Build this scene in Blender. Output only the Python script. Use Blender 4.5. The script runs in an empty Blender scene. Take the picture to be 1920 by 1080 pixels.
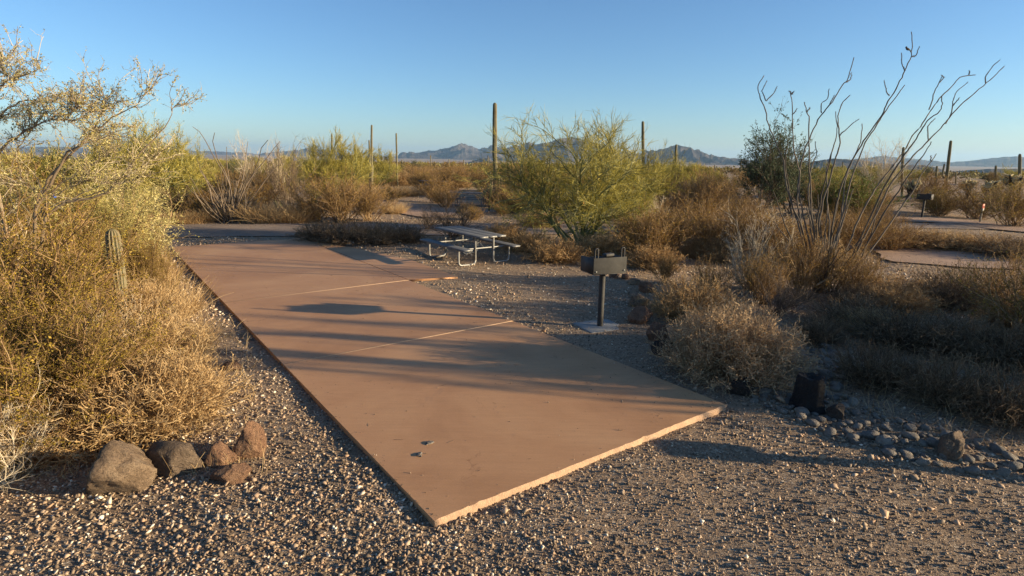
import bpy, math
import numpy as np
from mathutils import Matrix, Vector

# ------------------------------------------------------------------ camera
S = bpy.context.scene
COL = S.collection
EYE = 2.6
FPX = 1087.0
HORY, ROLL = 293.0, 0.8
pitch = math.atan((540 - HORY) / FPX)
roll = math.radians(ROLL)
FW = np.array([0, math.cos(pitch), -math.sin(pitch)])
R0 = np.array([1.0, 0, 0]); U0 = np.cross(R0, FW)
RT = math.cos(roll) * R0 + math.sin(roll) * U0
UP = -math.sin(roll) * R0 + math.cos(roll) * U0
cam_d = bpy.data.cameras.new('camera'); cam = bpy.data.objects.new('camera', cam_d); COL.objects.link(cam)
cam_d.sensor_width = 36; cam_d.lens = 36 * FPX / 1920
cam_d.clip_start = 0.05; cam_d.clip_end = 60000
m = Matrix([[RT[0], UP[0], -FW[0], 0], [RT[1], UP[1], -FW[1], 0], [RT[2], UP[2], -FW[2], EYE], [0, 0, 0, 1]])
cam.matrix_world = m
S.camera = cam

# ------------------------------------------------------------------ sky, sun, exposure
SUN_EL = math.radians(12.2)
SX, SY = 0.9877, -0.1564
W = bpy.data.worlds.new('World'); S.world = W; W.use_nodes = True
nt = W.node_tree; nt.nodes.clear()
sky = nt.nodes.new('ShaderNodeTexSky'); sky.sky_type = 'NISHITA'; sky.sun_disc = False
sky.sun_elevation = SUN_EL; sky.sun_rotation = math.atan2(SX, SY)
sky.altitude = 500; sky.air_density = 1.0; sky.dust_density = 0.3; sky.ozone_density = 4.5
bg = nt.nodes.new('ShaderNodeBackground'); bg.inputs[1].default_value = 0.084
ow = nt.nodes.new('ShaderNodeOutputWorld')
nt.links.new(sky.outputs[0], bg.inputs[0]); nt.links.new(bg.outputs[0], ow.inputs[0])
sl = bpy.data.lights.new('sun', 'SUN'); sl.energy = 5.0; sl.angle = math.radians(0.55); sl.color = (1.0, 0.81, 0.53)
so = bpy.data.objects.new('sun', sl); COL.objects.link(so)
sd = Vector((SX * math.cos(SUN_EL), SY * math.cos(SUN_EL), math.sin(SUN_EL)))
so.rotation_euler = sd.to_track_quat('Z', 'Y').to_euler(); so.location = (40, -6, 12)
S.view_settings.view_transform = 'Standard'; S.view_settings.look = 'None'
S.view_settings.gamma = 1.0; S.view_settings.exposure = 1.2
try: S.view_settings.use_curve_mapping = False
except Exception: pass
S.cycles.max_bounces = 6; S.cycles.diffuse_bounces = 3; S.cycles.transparent_max_bounces = 8
S.cycles.volume_bounces = 0

# ------------------------------------------------------------------ placing helpers
def fade(t): t = np.clip(t, 0, 1); return t * t * (3 - 2 * t)
def gz(x, y):
    """height of the desert floor"""
    x = np.asarray(x, float); y = np.asarray(y, float)
    r = np.hypot(x, y)
    z = -0.046 + 0.02 * np.sin(x * 1.7 + 1.3) * np.sin(y * 1.3 + 0.4) * fade((r - 2) / 4) + 0.012 * np.sin(x * 4.1) * np.cos(y * 3.3 + x)
    z = z + 0.10 * fade((r - 18) / 20) * np.sin(x * 0.21 + 2) * np.sin(y * 0.17)
    z = z - 42 * fade((r - 60) / 2600) ** 0.8 * (r > 60)
    return z
def ray(px, py):
    d = FW * FPX + RT * (px - 960) - UP * (py - 540); return d / np.linalg.norm(d)
def at(px, py, z=None):
    d = ray(px, py); zz = -0.046 if z is None else z
    for _ in range(12):
        t = (zz - EYE) / d[2]; p = d * t
        if z is not None: break
        zz = float(gz(p[0], p[1]))
    return np.array([p[0], p[1], zz])
def at_depth(px, py, Y):
    d = ray(px, py); t = Y / d[1]; return np.array([0, 0, EYE]) + d * t
def hory(px): return HORY + math.tan(roll) * (px - 960)
def mpp(p): return float((np.asarray(p, float) - np.array([0, 0, EYE])) @ FW) / FPX     # metres per photo pixel at p
def height_for(bx, by, ty): return EYE * (by - ty) / (by - hory(bx))

# ------------------------------------------------------------------ mesh helpers
class Geo:
    def __init__(s): s.V = []; s.Q = []; s.T = []; s.qv = []; s.tv = []; s.n = 0
    def add(s, V, F, v=None):
        V = np.asarray(V, float).reshape(-1, 3); F = np.asarray(F, int)
        if len(F) == 0: return
        v = np.zeros(len(F)) + 0.5 if v is None else np.broadcast_to(np.asarray(v, float), (len(F),))
        if F.shape[1] == 4: s.Q.append(F + s.n); s.qv.append(v)
        else: s.T.append(F + s.n); s.tv.append(v)
        s.V.append(V); s.n += len(V)
    def mesh(s, name, mats, smooth=False):
        V = np.concatenate(s.V) if s.V else np.zeros((0, 3))
        Q = np.concatenate(s.Q) if s.Q else np.zeros((0, 4), int)
        T = np.concatenate(s.T) if s.T else np.zeros((0, 3), int)
        att = np.concatenate((s.qv if s.qv else []) + (s.tv if s.tv else [])) if (s.qv or s.tv) else np.zeros(0)
        me = bpy.data.meshes.new(name)
        me.vertices.add(len(V)); me.vertices.foreach_set('co', V.astype(np.float32).ravel())
        li = np.concatenate([Q.ravel(), T.ravel()]).astype(np.int32)
        me.loops.add(len(li)); me.loops.foreach_set('vertex_index', li)
        st = np.concatenate([np.arange(len(Q)) * 4, len(Q) * 4 + np.arange(len(T)) * 3]).astype(np.int32)
        me.polygons.add(len(st)); me.polygons.foreach_set('loop_start', st)
        me.update(calc_edges=True)
        a = me.attributes.new('v', 'FLOAT', 'FACE'); a.data.foreach_set('value', att.astype(np.float32))
        if smooth: me.polygons.foreach_set('use_smooth', np.ones(len(st), bool))
        for mm in (mats if isinstance(mats, (list, tuple)) else [mats]): me.materials.append(mm)
        return me

def nrm(a): return a / (np.linalg.norm(a, axis=-1, keepdims=True) + 1e-9)
def tubes(g, P, R, k=3, v=None, rng=None, cap=False):
    P = np.asarray(P, float); R = np.asarray(R, float)
    N, n = P.shape[0], P.shape[1]
    if N == 0: return
    T = nrm(np.gradient(P, axis=1)) if n > 2 else nrm(np.repeat((P[:, 1:] - P[:, :1]), 2, axis=1))
    ref = np.array([0.31, 0.87, 0.38]) if rng is None else nrm(rng.normal(size=(N, 1, 3)))
    u = nrm(np.cross(T, ref)); w = np.cross(T, u)
    a = np.arange(k) / k * 2 * math.pi
    V = P[:, :, None] + R[:, :, None, None] * (u[:, :, None] * np.cos(a)[:, None] + w[:, :, None] * np.sin(a)[:, None])
    base = (np.arange(N) * n * k)[:, None, None]; i = (np.arange(n - 1) * k)[None, :, None]; j = np.arange(k)[None, None]
    j2 = (np.arange(k) + 1)[None, None] % k
    F = np.stack([base + i + j, base + i + j2, base + i + k + j2, base + i + k + j], -1).reshape(-1, 4)
    vv = np.full(N, 0.5) if v is None else np.broadcast_to(v, (N,))
    g.add(V, F, np.repeat(vv, (n - 1) * k))
    if cap:
        c = np.stack([P[:, -1]], 1); o = []
        Vc = np.concatenate([V[:, -1], P[:, -1:] + T[:, -1:] * R[:, -1:, None] * 0.7], 1)
        b = (np.arange(N) * (k + 1))[:, None]
        F = np.stack([b + np.arange(k), b + (np.arange(k) + 1) % k, b + k + np.zeros(k, int)], -1).reshape(-1, 3)
        g.add(Vc, F, np.repeat(vv, k))
def ribbons(g, P, Wd, v, rng):
    N, n = P.shape[0], P.shape[1]
    T = nrm(np.gradient(P, axis=1)); ref = nrm(rng.normal(size=(N, 1, 3))); u = nrm(np.cross(T, ref))
    V = np.stack([P - u * Wd[..., None], P + u * Wd[..., None]], 2)
    base = (np.arange(N) * n * 2)[:, None]; i = (np.arange(n - 1) * 2)[None]
    F = np.stack([base + i, base + i + 1, base + i + 3, base + i + 2], -1).reshape(-1, 4)
    g.add(V, F, np.repeat(v, n - 1))
def leaves(g, C, size, rng, v, asp=0.5):
    N = len(C); a = nrm(rng.normal(size=(N, 3))); b = nrm(np.cross(a, rng.normal(size=(N, 3))))
    s = (size * rng.uniform(0.6, 1.4, N))[:, None]
    V = np.stack([C - a * s, C + b * s * asp, C + a * s, C - b * s * asp], 1)
    F = np.arange(N * 4).reshape(N, 4); g.add(V, F, v)
def grow(rng, P, D, L, R0, R1, n, jit, up=0.0):
    N = len(P); D = nrm(D); pts = [P]; L = np.broadcast_to(L, (N,))
    for i in range(n):
        P = P + D * (L / n)[:, None]; pts.append(P)
        D = nrm(D + rng.normal(size=(N, 3)) * jit + np.array([0, 0, up]))
    R0 = np.broadcast_to(R0, (N,)); t = np.linspace(0, 1, n + 1)
    R1 = np.broadcast_to(R1, (N,))
    return np.stack(pts, 1), R0[:, None] * (1 - t) + R1[:, None] * t
def kids(rng, pts, n, t0, t1, spread, up=0.0):
    N, m_ = pts.shape[0], pts.shape[1] - 1
    idx = rng.integers(0, N, n); t = rng.uniform(t0, t1, n) * m_ * 0.9999
    i = np.minimum(t.astype(int), m_ - 1); f = (t - i)[:, None]
    a = pts[idx, i]; b = pts[idx, i + 1]
    D = nrm(nrm(b - a) + rng.normal(size=(n, 3)) * spread + np.array([0, 0, up]))
    return a * (1 - f) + b * f, D, idx, t / m_
def cone(rng, n, th0, th1, power=1.0):
    th = np.radians(th0 + (th1 - th0) * rng.random(n) ** power); ph = rng.uniform(0, 2 * math.pi, n)
    return np.stack([np.sin(th) * np.cos(ph), np.sin(th) * np.sin(ph), np.cos(th)], 1)
def box(g, c, s, rot=0.0, v=0.5):
    X = np.array([[-1, -1, -1], [1, -1, -1], [1, 1, -1], [-1, 1, -1], [-1, -1, 1], [1, -1, 1], [1, 1, 1], [-1, 1, 1]]) * np.array(s) / 2
    cr, sr = math.cos(rot), math.sin(rot)
    X = X @ np.array([[cr, sr, 0], [-sr, cr, 0], [0, 0, 1]]) + np.array(c)
    g.add(X, [[0, 3, 2, 1], [4, 5, 6, 7], [0, 1, 5, 4], [1, 2, 6, 5], [2, 3, 7, 6], [3, 0, 4, 7]], v)

def obj(name, me, parent=None, loc=None, rot=None, scale=None, kind=None, label=None, cat=None, group=None):
    o = bpy.data.objects.new(name, me); COL.objects.link(o)
    if parent: o.parent = parent
    if loc is not None: o.location = Vector([float(c) for c in loc])
    if rot is not None: o.rotation_euler = rot
    if scale is not None: o.scale = scale if hasattr(scale, '__len__') else (scale,) * 3
    if kind: o['kind'] = kind
    if label: o['label'] = label
    if cat: o['category'] = cat
    if group: o['group'] = group
    return o
def bevel(o, w, seg=2):
    b = o.modifiers.new('bevel', 'BEVEL'); b.width = w; b.segments = seg; b.limit_method = 'ANGLE'

# ------------------------------------------------------------------ materials
def newmat(name):
    mt = bpy.data.materials.new(name); mt.use_nodes = True; n = mt.node_tree; n.nodes.clear()
    out = n.nodes.new('ShaderNodeOutputMaterial'); b = n.nodes.new('ShaderNodeBsdfPrincipled')
    n.links.new(b.outputs[0], out.inputs[0]); return mt, n, b, out
def ramp(n, stops, interp='LINEAR'):
    r = n.nodes.new('ShaderNodeValToRGB'); r.color_ramp.interpolation = interp; e = r.color_ramp.elements
    while len(e) > len(stops): e.remove(e[-1])
    while len(e) < len(stops): e.new(0.5)
    for q, (p, c) in zip(e, stops): q.position = p; q.color = (*c, 1)
    return r
def noise(n, scale, detail=4, rough=0.6, vec=None, dist=0.0):
    t = n.nodes.new('ShaderNodeTexNoise'); t.inputs['Scale'].default_value = scale; t.inputs['Detail'].default_value = detail
    t.inputs['Roughness'].default_value = rough; t.inputs['Distortion'].default_value = dist
    if vec: n.links.new(vec, t.inputs['Vector'])
    return t
def coord(n, which='Object'): return n.nodes.new('ShaderNodeTexCoord').outputs[which]
def mix(n, fac, a, b, mode='MIX'):
    x = n.nodes.new('ShaderNodeMix'); x.data_type = 'RGBA'; x.blend_type = mode
    for s, val in ((x.inputs[0], fac), (x.inputs[6], a), (x.inputs[7], b)):
        if hasattr(val, 'is_output') or isinstance(val, bpy.types.NodeSocket): n.links.new(val, s)
        elif isinstance(val, (int, float)): s.default_value = val
        else: s.default_value = (*val, 1)
    return x.outputs[2]
def bump(n, b, hsock, strength, dist, prev=None):
    x = n.nodes.new('ShaderNodeBump'); x.inputs['Strength'].default_value = strength; x.inputs['Distance'].default_value = dist
    n.links.new(hsock, x.inputs['Height'])
    if prev: n.links.new(prev, x.inputs['Normal'])
    n.links.new(x.outputs[0], b.inputs['Normal']); return x.outputs[0]
def veg(name, cols, rough=0.75, trans=0.25, nz=0.25):
    """plant tissue: colour picked per twig or leaf, a little light passes through"""
    mt, n, b, out = newmat(name)
    a = n.nodes.new('ShaderNodeAttribute'); a.attribute_name = 'v'
    r = ramp(n, [(i / (len(cols) - 1), c) for i, c in enumerate(cols)])
    oi = n.nodes.new('ShaderNodeObjectInfo')
    m1 = n.nodes.new('ShaderNodeMath'); m1.operation = 'MULTIPLY_ADD'; m1.inputs[1].default_value = nz; m1.inputs[2].default_value = -nz / 2
    n.links.new(oi.outputs['Random'], m1.inputs[0])
    m2 = n.nodes.new('ShaderNodeMath'); m2.operation = 'ADD'; m2.use_clamp = True
    n.links.new(a.outputs['Fac'], m2.inputs[0]); n.links.new(m1.outputs[0], m2.inputs[1])
    n.links.new(m2.outputs[0], r.inputs[0]); n.links.new(r.outputs[0], b.inputs['Base Color'])
    b.inputs['Roughness'].default_value = rough; b.inputs['Specular IOR Level'].default_value = 0.25
    if trans > 0:
        tr = n.nodes.new('ShaderNodeBsdfTranslucent'); mx = n.nodes.new('ShaderNodeMixShader'); mx.inputs[0].default_value = trans
        n.links.new(r.outputs[0], tr.inputs[0]); n.links.new(b.outputs[0], mx.inputs[1]); n.links.new(tr.outputs[0], mx.inputs[2])
        n.links.new(mx.outputs[0], out.inputs[0])
    return mt
M = {}
M['creo_leaf'] = veg('creosote_leaf', [(.10, .07, .012), (.25, .18, .028), (.38, .26, .035), (.50, .32, .06)], .6, .3)
M['creo_dull'] = veg('creosote_leaf_autumn', [(.13, .07, .012), (.28, .155, .025), (.42, .25, .04), (.42, .30, .05)], .7, .25)
M['creo_stem'] = veg('creosote_stem', [(.10, .055, .025), (.24, .145, .065), (.42, .29, .15)], .8, 0)
M['straw'] = veg('dry_straw', [(.30, .18, .08), (.48, .32, .15), (.62, .46, .25)], .7, .3)
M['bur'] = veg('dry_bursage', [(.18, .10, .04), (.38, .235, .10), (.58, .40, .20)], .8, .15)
M['burdome'] = veg('tan_bursage', [(.24, .15, .075), (.42, .28, .15), (.58, .42, .25)], .8, .2)
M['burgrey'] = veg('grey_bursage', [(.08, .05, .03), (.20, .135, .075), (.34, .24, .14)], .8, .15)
M['twig_pale'] = veg('bleached_twig', [(.30, .22, .13), (.52, .41, .27), (.72, .62, .46)], .8, 0)
M['twig_tan'] = veg('grey_tan_twig', [(.14, .10, .065), (.34, .26, .17), (.62, .52, .36)], .8, 0)
M['twig_dark'] = veg('dark_twig', [(.05, .035, .025), (.13, .09, .06), (.26, .19, .13)], .8, 0)
M['palo_leaf'] = veg('palo_verde_twig', [(.13, .108, .015), (.30, .25, .038), (.46, .38, .08), (.62, .51, .17)], .6, .25)
M['palo_bark'] = veg('palo_verde_bark', [(.07, .075, .03), (.15, .16, .06), (.24, .22, .10)], .7, 0)
M['mesq_leaf'] = veg('mesquite_leaf', [(.035, .045, .02), (.08, .10, .045), (.15, .16, .08)], .7, .2)
M['green_leaf'] = veg('fresh_green_leaf', [(.08, .11, .015), (.15, .19, .03), (.24, .27, .05)], .6, .3)
M['pale_leaf'] = veg('pale_dry_leaf', [(.24, .20, .05), (.44, .37, .12), (.62, .53, .26)], .7, .3)
M['ocot_pale'] = veg('pale_ocotillo_stem', [(.07, .055, .04), (.16, .12, .085), (.27, .205, .145)], .8, 0, .1)
M['ocot'] = veg('ocotillo_stem', [(.05, .04, .032), (.11, .088, .068), (.20, .16, .12)], .8, 0, .1)
M['cholla'] = veg('cholla_spines', [(.34, .25, .10), (.60, .48, .24), (.80, .70, .45)], .6, .35)
M['cholla_old'] = veg('cholla_trunk', [(.04, .03, .02), (.12, .08, .05)], .9, 0)
M['scrub'] = veg('distant_scrub_foliage', [(.09, .07, .03), (.17, .12, .05), (.22, .17, .06), (.24, .22, .07), (.30, .22, .10)], .8, .15)

def m_saguaro():
    mt, n, b, out = newmat('saguaro_skin'); c = coord(n)
    a = n.nodes.new('ShaderNodeAttribute'); a.attribute_name = 'v'
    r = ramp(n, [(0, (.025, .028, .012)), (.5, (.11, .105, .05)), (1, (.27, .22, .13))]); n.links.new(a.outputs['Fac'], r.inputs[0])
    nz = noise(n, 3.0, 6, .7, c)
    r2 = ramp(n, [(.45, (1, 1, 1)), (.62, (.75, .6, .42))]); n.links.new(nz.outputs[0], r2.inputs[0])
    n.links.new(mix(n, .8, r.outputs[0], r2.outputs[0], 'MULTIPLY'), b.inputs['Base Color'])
    b.inputs['Roughness'].default_value = .8
    return mt
M['saguaro'] = m_saguaro()
def m_plain(name, c, rough=.6, metal=0, nscale=12, amt=.3, bs=0.1):
    mt, n, b, out = newmat(name); co = coord(n); nz = noise(n, nscale, 5, .65, co)
    r = ramp(n, [(.3, tuple(x * (1 - amt) for x in c)), (.7, tuple(min(1, x * (1 + amt)) for x in c))]); n.links.new(nz.outputs[0], r.inputs[0])
    n.links.new(r.outputs[0], b.inputs['Base Color']); b.inputs['Roughness'].default_value = rough; b.inputs['Metallic'].default_value = metal
    if bs: bump(n, b, noise(n, nscale * 6, 4, .6, co).outputs[0], bs, .01)
    return mt
M['steel'] = m_plain('galvanised_steel', (.27, .265, .25), .5, .4, 8, .15)
M['plank'] = m_plain('weathered_grey_board', (.11, .11, .11), .8, 0, 5, .25)
M['iron'] = m_plain('blackened_iron', (.03, .027, .024), .7, 0, 9, .5)
M['iron_face'] = m_plain('sunlit_front_iron', (.04, .037, .032), .9, 0, 7, .35)  # grey of the sunlit front plate put into its colour
M['cement'] = m_plain('pale_cement', (.22, .22, .21), .9, 0, 9, .12, .3)
M['blue'] = m_plain('blue_plastic', (.02, .12, .6), .4, 0, 9, .2)
M['orange'] = m_plain('orange_marker', (.75, .35, .08), .6, 0, 9, .2)
M['pink'] = m_plain('red_marker', (.75, .16, .10), .6, 0, 9, .2)
M['white'] = m_plain('white_paint', (.65, .62, .55), .6, 0, 9, .1)
M['post'] = m_plain('weathered_post', (.24, .21, .17), .8, 0, 9, .3)
M['bird'] = m_plain('dark_feathers', (.04, .035, .03), .8, 0, 30, .3)
def m_rock(name, c1, c2, c3):
    mt, n, b, out = newmat(name); co = coord(n, 'Object')
    nz = noise(n, 5, 8, .7, co, .3); r = ramp(n, [(.3, c1), (.5, c2), (.72, c3)]); n.links.new(nz.outputs[0], r.inputs[0])
    n2 = noise(n, 42, 5, .7, co)
    r2 = ramp(n, [(.34, (.45, .42, .4)), (.5, (1, 1, 1))]); n.links.new(n2.outputs[0], r2.inputs[0])
    oi = n.nodes.new('ShaderNodeObjectInfo'); rr = ramp(n, [(0, (.65, .65, .68)), (1, (1.2, 1.15, 1.08))]); n.links.new(oi.outputs['Random'], rr.inputs[0])
    cc = mix(n, 1.0, mix(n, .7, r.outputs[0], r2.outputs[0], 'MULTIPLY'), rr.outputs[0], 'MULTIPLY')
    n.links.new(cc, b.inputs['Base Color']); b.inputs['Roughness'].default_value = .9
    n3_ = noise(n, 11, 6, .75, co); bump(n, b, n2.outputs[0], 1.0, .03, bump(n, b, n3_.outputs[0], 1.0, .07, bump(n, b, nz.outputs[0], .7, .05)))
    return mt
M['rock_grey'] = m_rock('grey_brown_basalt', (.15, .10, .06), (.29, .20, .125), (.42, .31, .20))
M['rock_red'] = m_rock('rusty_brown_basalt', (.15, .075, .045), (.26, .145, .085), (.37, .23, .14))
M['rock_dark'] = m_rock('dark_basalt', (.03, .025, .02), (.06, .045, .035), (.11, .08, .055))
M['burnt'] = m_rock('charred_wood', (.012, .01, .009), (.025, .02, .017), (.05, .038, .03))
M['cobble'] = m_rock('river_cobble', (.28, .24, .20), (.42, .37, .31), (.55, .49, .41))
def m_gravel():
    mt, n, b, out = newmat('crushed_gravel')
    a = n.nodes.new('ShaderNodeAttribute'); a.attribute_name = 'v'
    r = ramp(n, [(0, (.05, .037, .025)), (.3, (.18, .125, .08)), (.55, (.33, .24, .155)), (.7, (.40, .25, .15)), (.85, (.56, .44, .31)), (1, (.78, .67, .52))])
    n.links.new(a.outputs['Fac'], r.inputs[0]); n.links.new(r.outputs[0], b.inputs['Base Color']); b.inputs['Roughness'].default_value = .85
    return mt
M['gravel'] = m_gravel()
def m_ground(name, base, stones, vscale=55, patch=None, dark=.45, bs=.8):
    mt, n, b, out = newmat(name); g_ = n.nodes.new('ShaderNodeNewGeometry').outputs['Position']
    v = n.nodes.new('ShaderNodeTexVoronoi'); v.inputs['Scale'].default_value = vscale; n.links.new(g_, v.inputs['Vector'])
    v2 = n.nodes.new('ShaderNodeTexVoronoi'); v2.feature = 'DISTANCE_TO_EDGE'; v2.inputs['Scale'].default_value = vscale; n.links.new(g_, v2.inputs['Vector'])
    sep = n.nodes.new('ShaderNodeSeparateColor'); n.links.new(v.outputs['Color'], sep.inputs[0])
    rs = ramp(n, stones); n.links.new(sep.outputs[0], rs.inputs[0])
    re = ramp(n, [(0, (0, 0, 0)), (.12, (1, 1, 1))]); n.links.new(v2.outputs[0], re.inputs[0])
    lo = noise(n, .35, 6, .65, g_); rl = ramp(n, [(.3, tuple(x * .72 for x in base)), (.7, tuple(x * 1.2 for x in base))]); n.links.new(lo.outputs[0], rl.inputs[0])
    cov = noise(n, 2.2, 5, .7, g_); rc = ramp(n, [(.38, (.25,) * 3), (.6, (1,) * 3)]); n.links.new(cov.outputs[0], rc.inputs[0])
    f = mix(n, 1.0, re.outputs[0], rc.outputs[0], 'MULTIPLY')
    c0 = mix(n, 1.0, rl.outputs[0], (dark + .5,) * 3, 'MULTIPLY')
    c = mix(n, f, c0, mix(n, .35, rs.outputs[0], rl.outputs[0]))
    fine = noise(n, 160, 3, .7, g_)
    rf = ramp(n, [(.3, (.7,) * 3), (.7, (1.2,) * 3)]); n.links.new(fine.outputs[0], rf.inputs[0])
    c = mix(n, .8, c, rf.outputs[0], 'MULTIPLY')
    n.links.new(c, b.inputs['Base Color']); b.inputs['Roughness'].default_value = .95; b.inputs['Specular IOR Level'].default_value = .2
    p = bump(n, b, re.outputs[0], bs, .012)
    bump(n, b, noise(n, 14, 6, .7, g_).outputs[0], .6, .05, p)
    return mt
ST = [(0, (.10, .075, .06)), (.4, (.22, .165, .12)), (.7, (.38, .29, .20)), (1, (.62, .52, .39))]
M['ground'] = m_ground('desert_dirt', (.37, .25, .155), ST, 42)
M['road'] = m_ground('dusty_road', (.28, .20, .145), [(0, (.14, .12, .1)), (.6, (.24, .20, .17)), (1, (.36, .31, .26))], 60, bs=.4)
M['far_pad'] = m_ground('pink_dust_pad', (.38, .25, .17), [(0, (.32, .21, .15)), (1, (.42, .29, .20))], 60, bs=.2, dark=.5)
def m_slab():
    mt, n, b, out = newmat('stained_brown_concrete'); g_ = n.nodes.new('ShaderNodeNewGeometry').outputs['Position']
    a = noise(n, .55, 7, .62, g_, .4); r = ramp(n, [(.28, (.34, .17, .075)), (.5, (.455, .24, .112)), (.75, (.545, .31, .152))]); n.links.new(a.outputs[0], r.inputs[0])
    mp = n.nodes.new('ShaderNodeMapping'); mp.inputs['Rotation'].default_value = (0, 0, math.radians(-36)); mp.inputs['Scale'].default_value = (.8, 9, 1); n.links.new(g_, mp.inputs[0])
    br = noise(n, 2.5, 6, .75, mp.outputs[0]); r2 = ramp(n, [(.3, (.86,) * 3), (.7, (1.08,) * 3)]); n.links.new(br.outputs[0], r2.inputs[0])
    c = mix(n, .7, r.outputs[0], r2.outputs[0], 'MULTIPLY')
    st = noise(n, 1.6, 8, .75, g_, 1.0); r3 = ramp(n, [(.60, (0,) * 3), (.72, (1,) * 3)]); n.links.new(st.outputs[0], r3.inputs[0])
    c = mix(n, mix(n, 1.0, r3.outputs[0], (.5,) * 3, 'MULTIPLY'), c, (.26, .15, .095))
    sp = n.nodes.new('ShaderNodeTexVoronoi'); sp.inputs['Scale'].default_value = 5; n.links.new(g_, sp.inputs[0])
    r4 = ramp(n, [(.02, (.35, .3, .28)), (.06, (1, 1, 1))]); n.links.new(sp.outputs['Distance'], r4.inputs[0])
    c = mix(n, .6, c, r4.outputs[0], 'MULTIPLY')
    hv = n.nodes.new('ShaderNodeTexVoronoi'); hv.feature = 'DISTANCE_TO_EDGE'; hv.inputs['Scale'].default_value = .42
    wn = noise(n, 1.1, 8, .7, g_); vm = n.nodes.new('ShaderNodeVectorMath'); vm.operation = 'ADD'; n.links.new(g_, vm.inputs[0]); n.links.new(wn.outputs['Color'], vm.inputs[1]); n.links.new(vm.outputs[0], hv.inputs[0])
    r6 = ramp(n, [(0, (.45, .4, .38)), (.0035, (1, 1, 1))]); n.links.new(hv.outputs['Distance'], r6.inputs[0])
    br2 = noise(n, .8, 3, .5, g_); r7 = ramp(n, [(.5, (0,) * 3), (.62, (.8,) * 3)]); n.links.new(br2.outputs[0], r7.inputs[0])
    c = mix(n, r7.outputs[0], c, mix(n, 1.0, c, r6.outputs[0], 'MULTIPLY'))
    f = noise(n, 90, 4, .8, g_); r5 = ramp(n, [(.3, (.74,) * 3), (.7, (1.16,) * 3)]); n.links.new(f.outputs[0], r5.inputs[0])
    c = mix(n, .8, c, r5.outputs[0], 'MULTIPLY')
    n.links.new(c, b.inputs['Base Color']); b.inputs['Roughness'].default_value = .62; b.inputs['Specular IOR Level'].default_value = .35
    p = bump(n, b, f.outputs[0], .25, .003); bump(n, b, br.outputs[0], .15, .01, p)
    return mt
M['slab'] = m_slab()
M['edge'] = m_plain('broken_concrete_edge', (.44, .28, .17), .9, 0, 14, .22, .8)
M['joint'] = m_plain('sunlit_joint_edge', (.58, .38, .22), .8, 0, 14, .12, .2)  # sunlit groove edge put into a pale joint colour
M['joint_dark'] = m_plain('dirt_filled_joint', (.06, .04, .03), .9, 0, 14, .3, .2)
def m_mount(name, c1, c2):
    mt, n, b, out = newmat(name); g_ = n.nodes.new('ShaderNodeNewGeometry').outputs['Position']
    a = noise(n, .004, 8, .7, g_); r = ramp(n, [(.35, c1), (.65, c2)]); n.links.new(a.outputs[0], r.inputs[0])
    n.links.new(r.outputs[0], b.inputs['Base Color']); b.inputs['Roughness'].default_value = 1; b.inputs['Specular IOR Level'].default_value = 0
    bump(n, b, noise(n, .012, 8, .75, g_).outputs[0], 1, 60)
    return mt
M['mount'] = m_mount('mountain_rock', (.045, .042, .048), (.17, .14, .12))

# ------------------------------------------------------------------ the ground
def polar_sheet(r_list, nth):
    th = np.linspace(0, 2 * math.pi, nth, endpoint=False); r = np.array(r_list)
    X = r[:, None] * np.cos(th); Y = r[:, None] * np.sin(th); Z = gz(X, Y)
    V = np.stack([X, Y, Z], -1).reshape(-1, 3); V = np.vstack([V, [[0, 0, float(gz(0, 0))]]])
    i = np.arange(len(r) - 1)[:, None]; j = np.arange(nth)[None]; j2 = (j + 1) % nth
    F = np.stack([i * nth + j, (i + 1) * nth + j, (i + 1) * nth + j2, i * nth + j2], -1).reshape(-1, 4)
    c = len(V) - 1; jj = np.arange(nth)
    T = np.stack([np.full(nth, c), jj, (jj + 1) % nth], -1)
    return V, F, T
rl = list(np.arange(.25, 14, .2)) + list(np.geomspace(14.2, 24000, 150))
V, F, T = polar_sheet(rl, 220)
g = Geo(); g.add(V, F); g.T.append(T); g.tv.append(np.zeros(len(T)))
ground = obj('ground', g.mesh('ground', M['ground'], True), kind='structure')

def sheet_mesh(name, poly, mat_, dz, step=.6, rag=.25, seed=0):
    """a flat sheet following the floor: polygon outline with ragged rim"""
    rng = np.random.default_rng(seed); P = []
    for i in range(len(poly)):
        a = np.array(poly[i][:2]); b = np.array(poly[(i + 1) % len(poly)][:2]); n = max(2, int(np.linalg.norm(b - a) / step))
        for k in range(n): P.append(a + (b - a) * k / n + rng.normal(size=2) * rag * .3)
    P = np.array(P); import mathutils
    tri = mathutils.geometry.delaunay_2d_cdt([Vector(p) for p in np.vstack([P, fill_pts(P, step * 1.5)])], [(i, (i + 1) % len(P)) for i in range(len(P))], [], 1, 1e-5)
    V2 = np.array([tuple(v) for v in tri[0]]); Z = gz(V2[:, 0], V2[:, 1]) + dz
    g = Geo(); g.add(np.column_stack([V2, Z]), np.array([list(t)[::1] for t in tri[2]]))
    return g.mesh(name, mat_, True)
def inpoly(P, poly):
    x, y = P[:, 0], P[:, 1]; ins = np.zeros(len(P), bool); q = np.array([p[:2] for p in poly]); j = len(q) - 1
    for i in range(len(q)):
        c = ((q[i, 1] > y) != (q[j, 1] > y)) & (x < (q[j, 0] - q[i, 0]) * (y - q[i, 1]) / (q[j, 1] - q[i, 1] + 1e-12) + q[i, 0]); ins ^= c; j = i
    return ins
def fill_pts(P, st):
    lo, hi = P.min(0), P.max(0); X, Y = np.meshgrid(np.arange(lo[0], hi[0], st), np.arange(lo[1], hi[1], st)); Q = np.stack([X.ravel(), Y.ravel()], 1)
    return Q[inpoly(Q, P)]
cl = np.array([(-60, 17), (-16, 19.0), (0, 21.4), (14, 23.8), (40, 26.5), (75, 26)])
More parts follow.
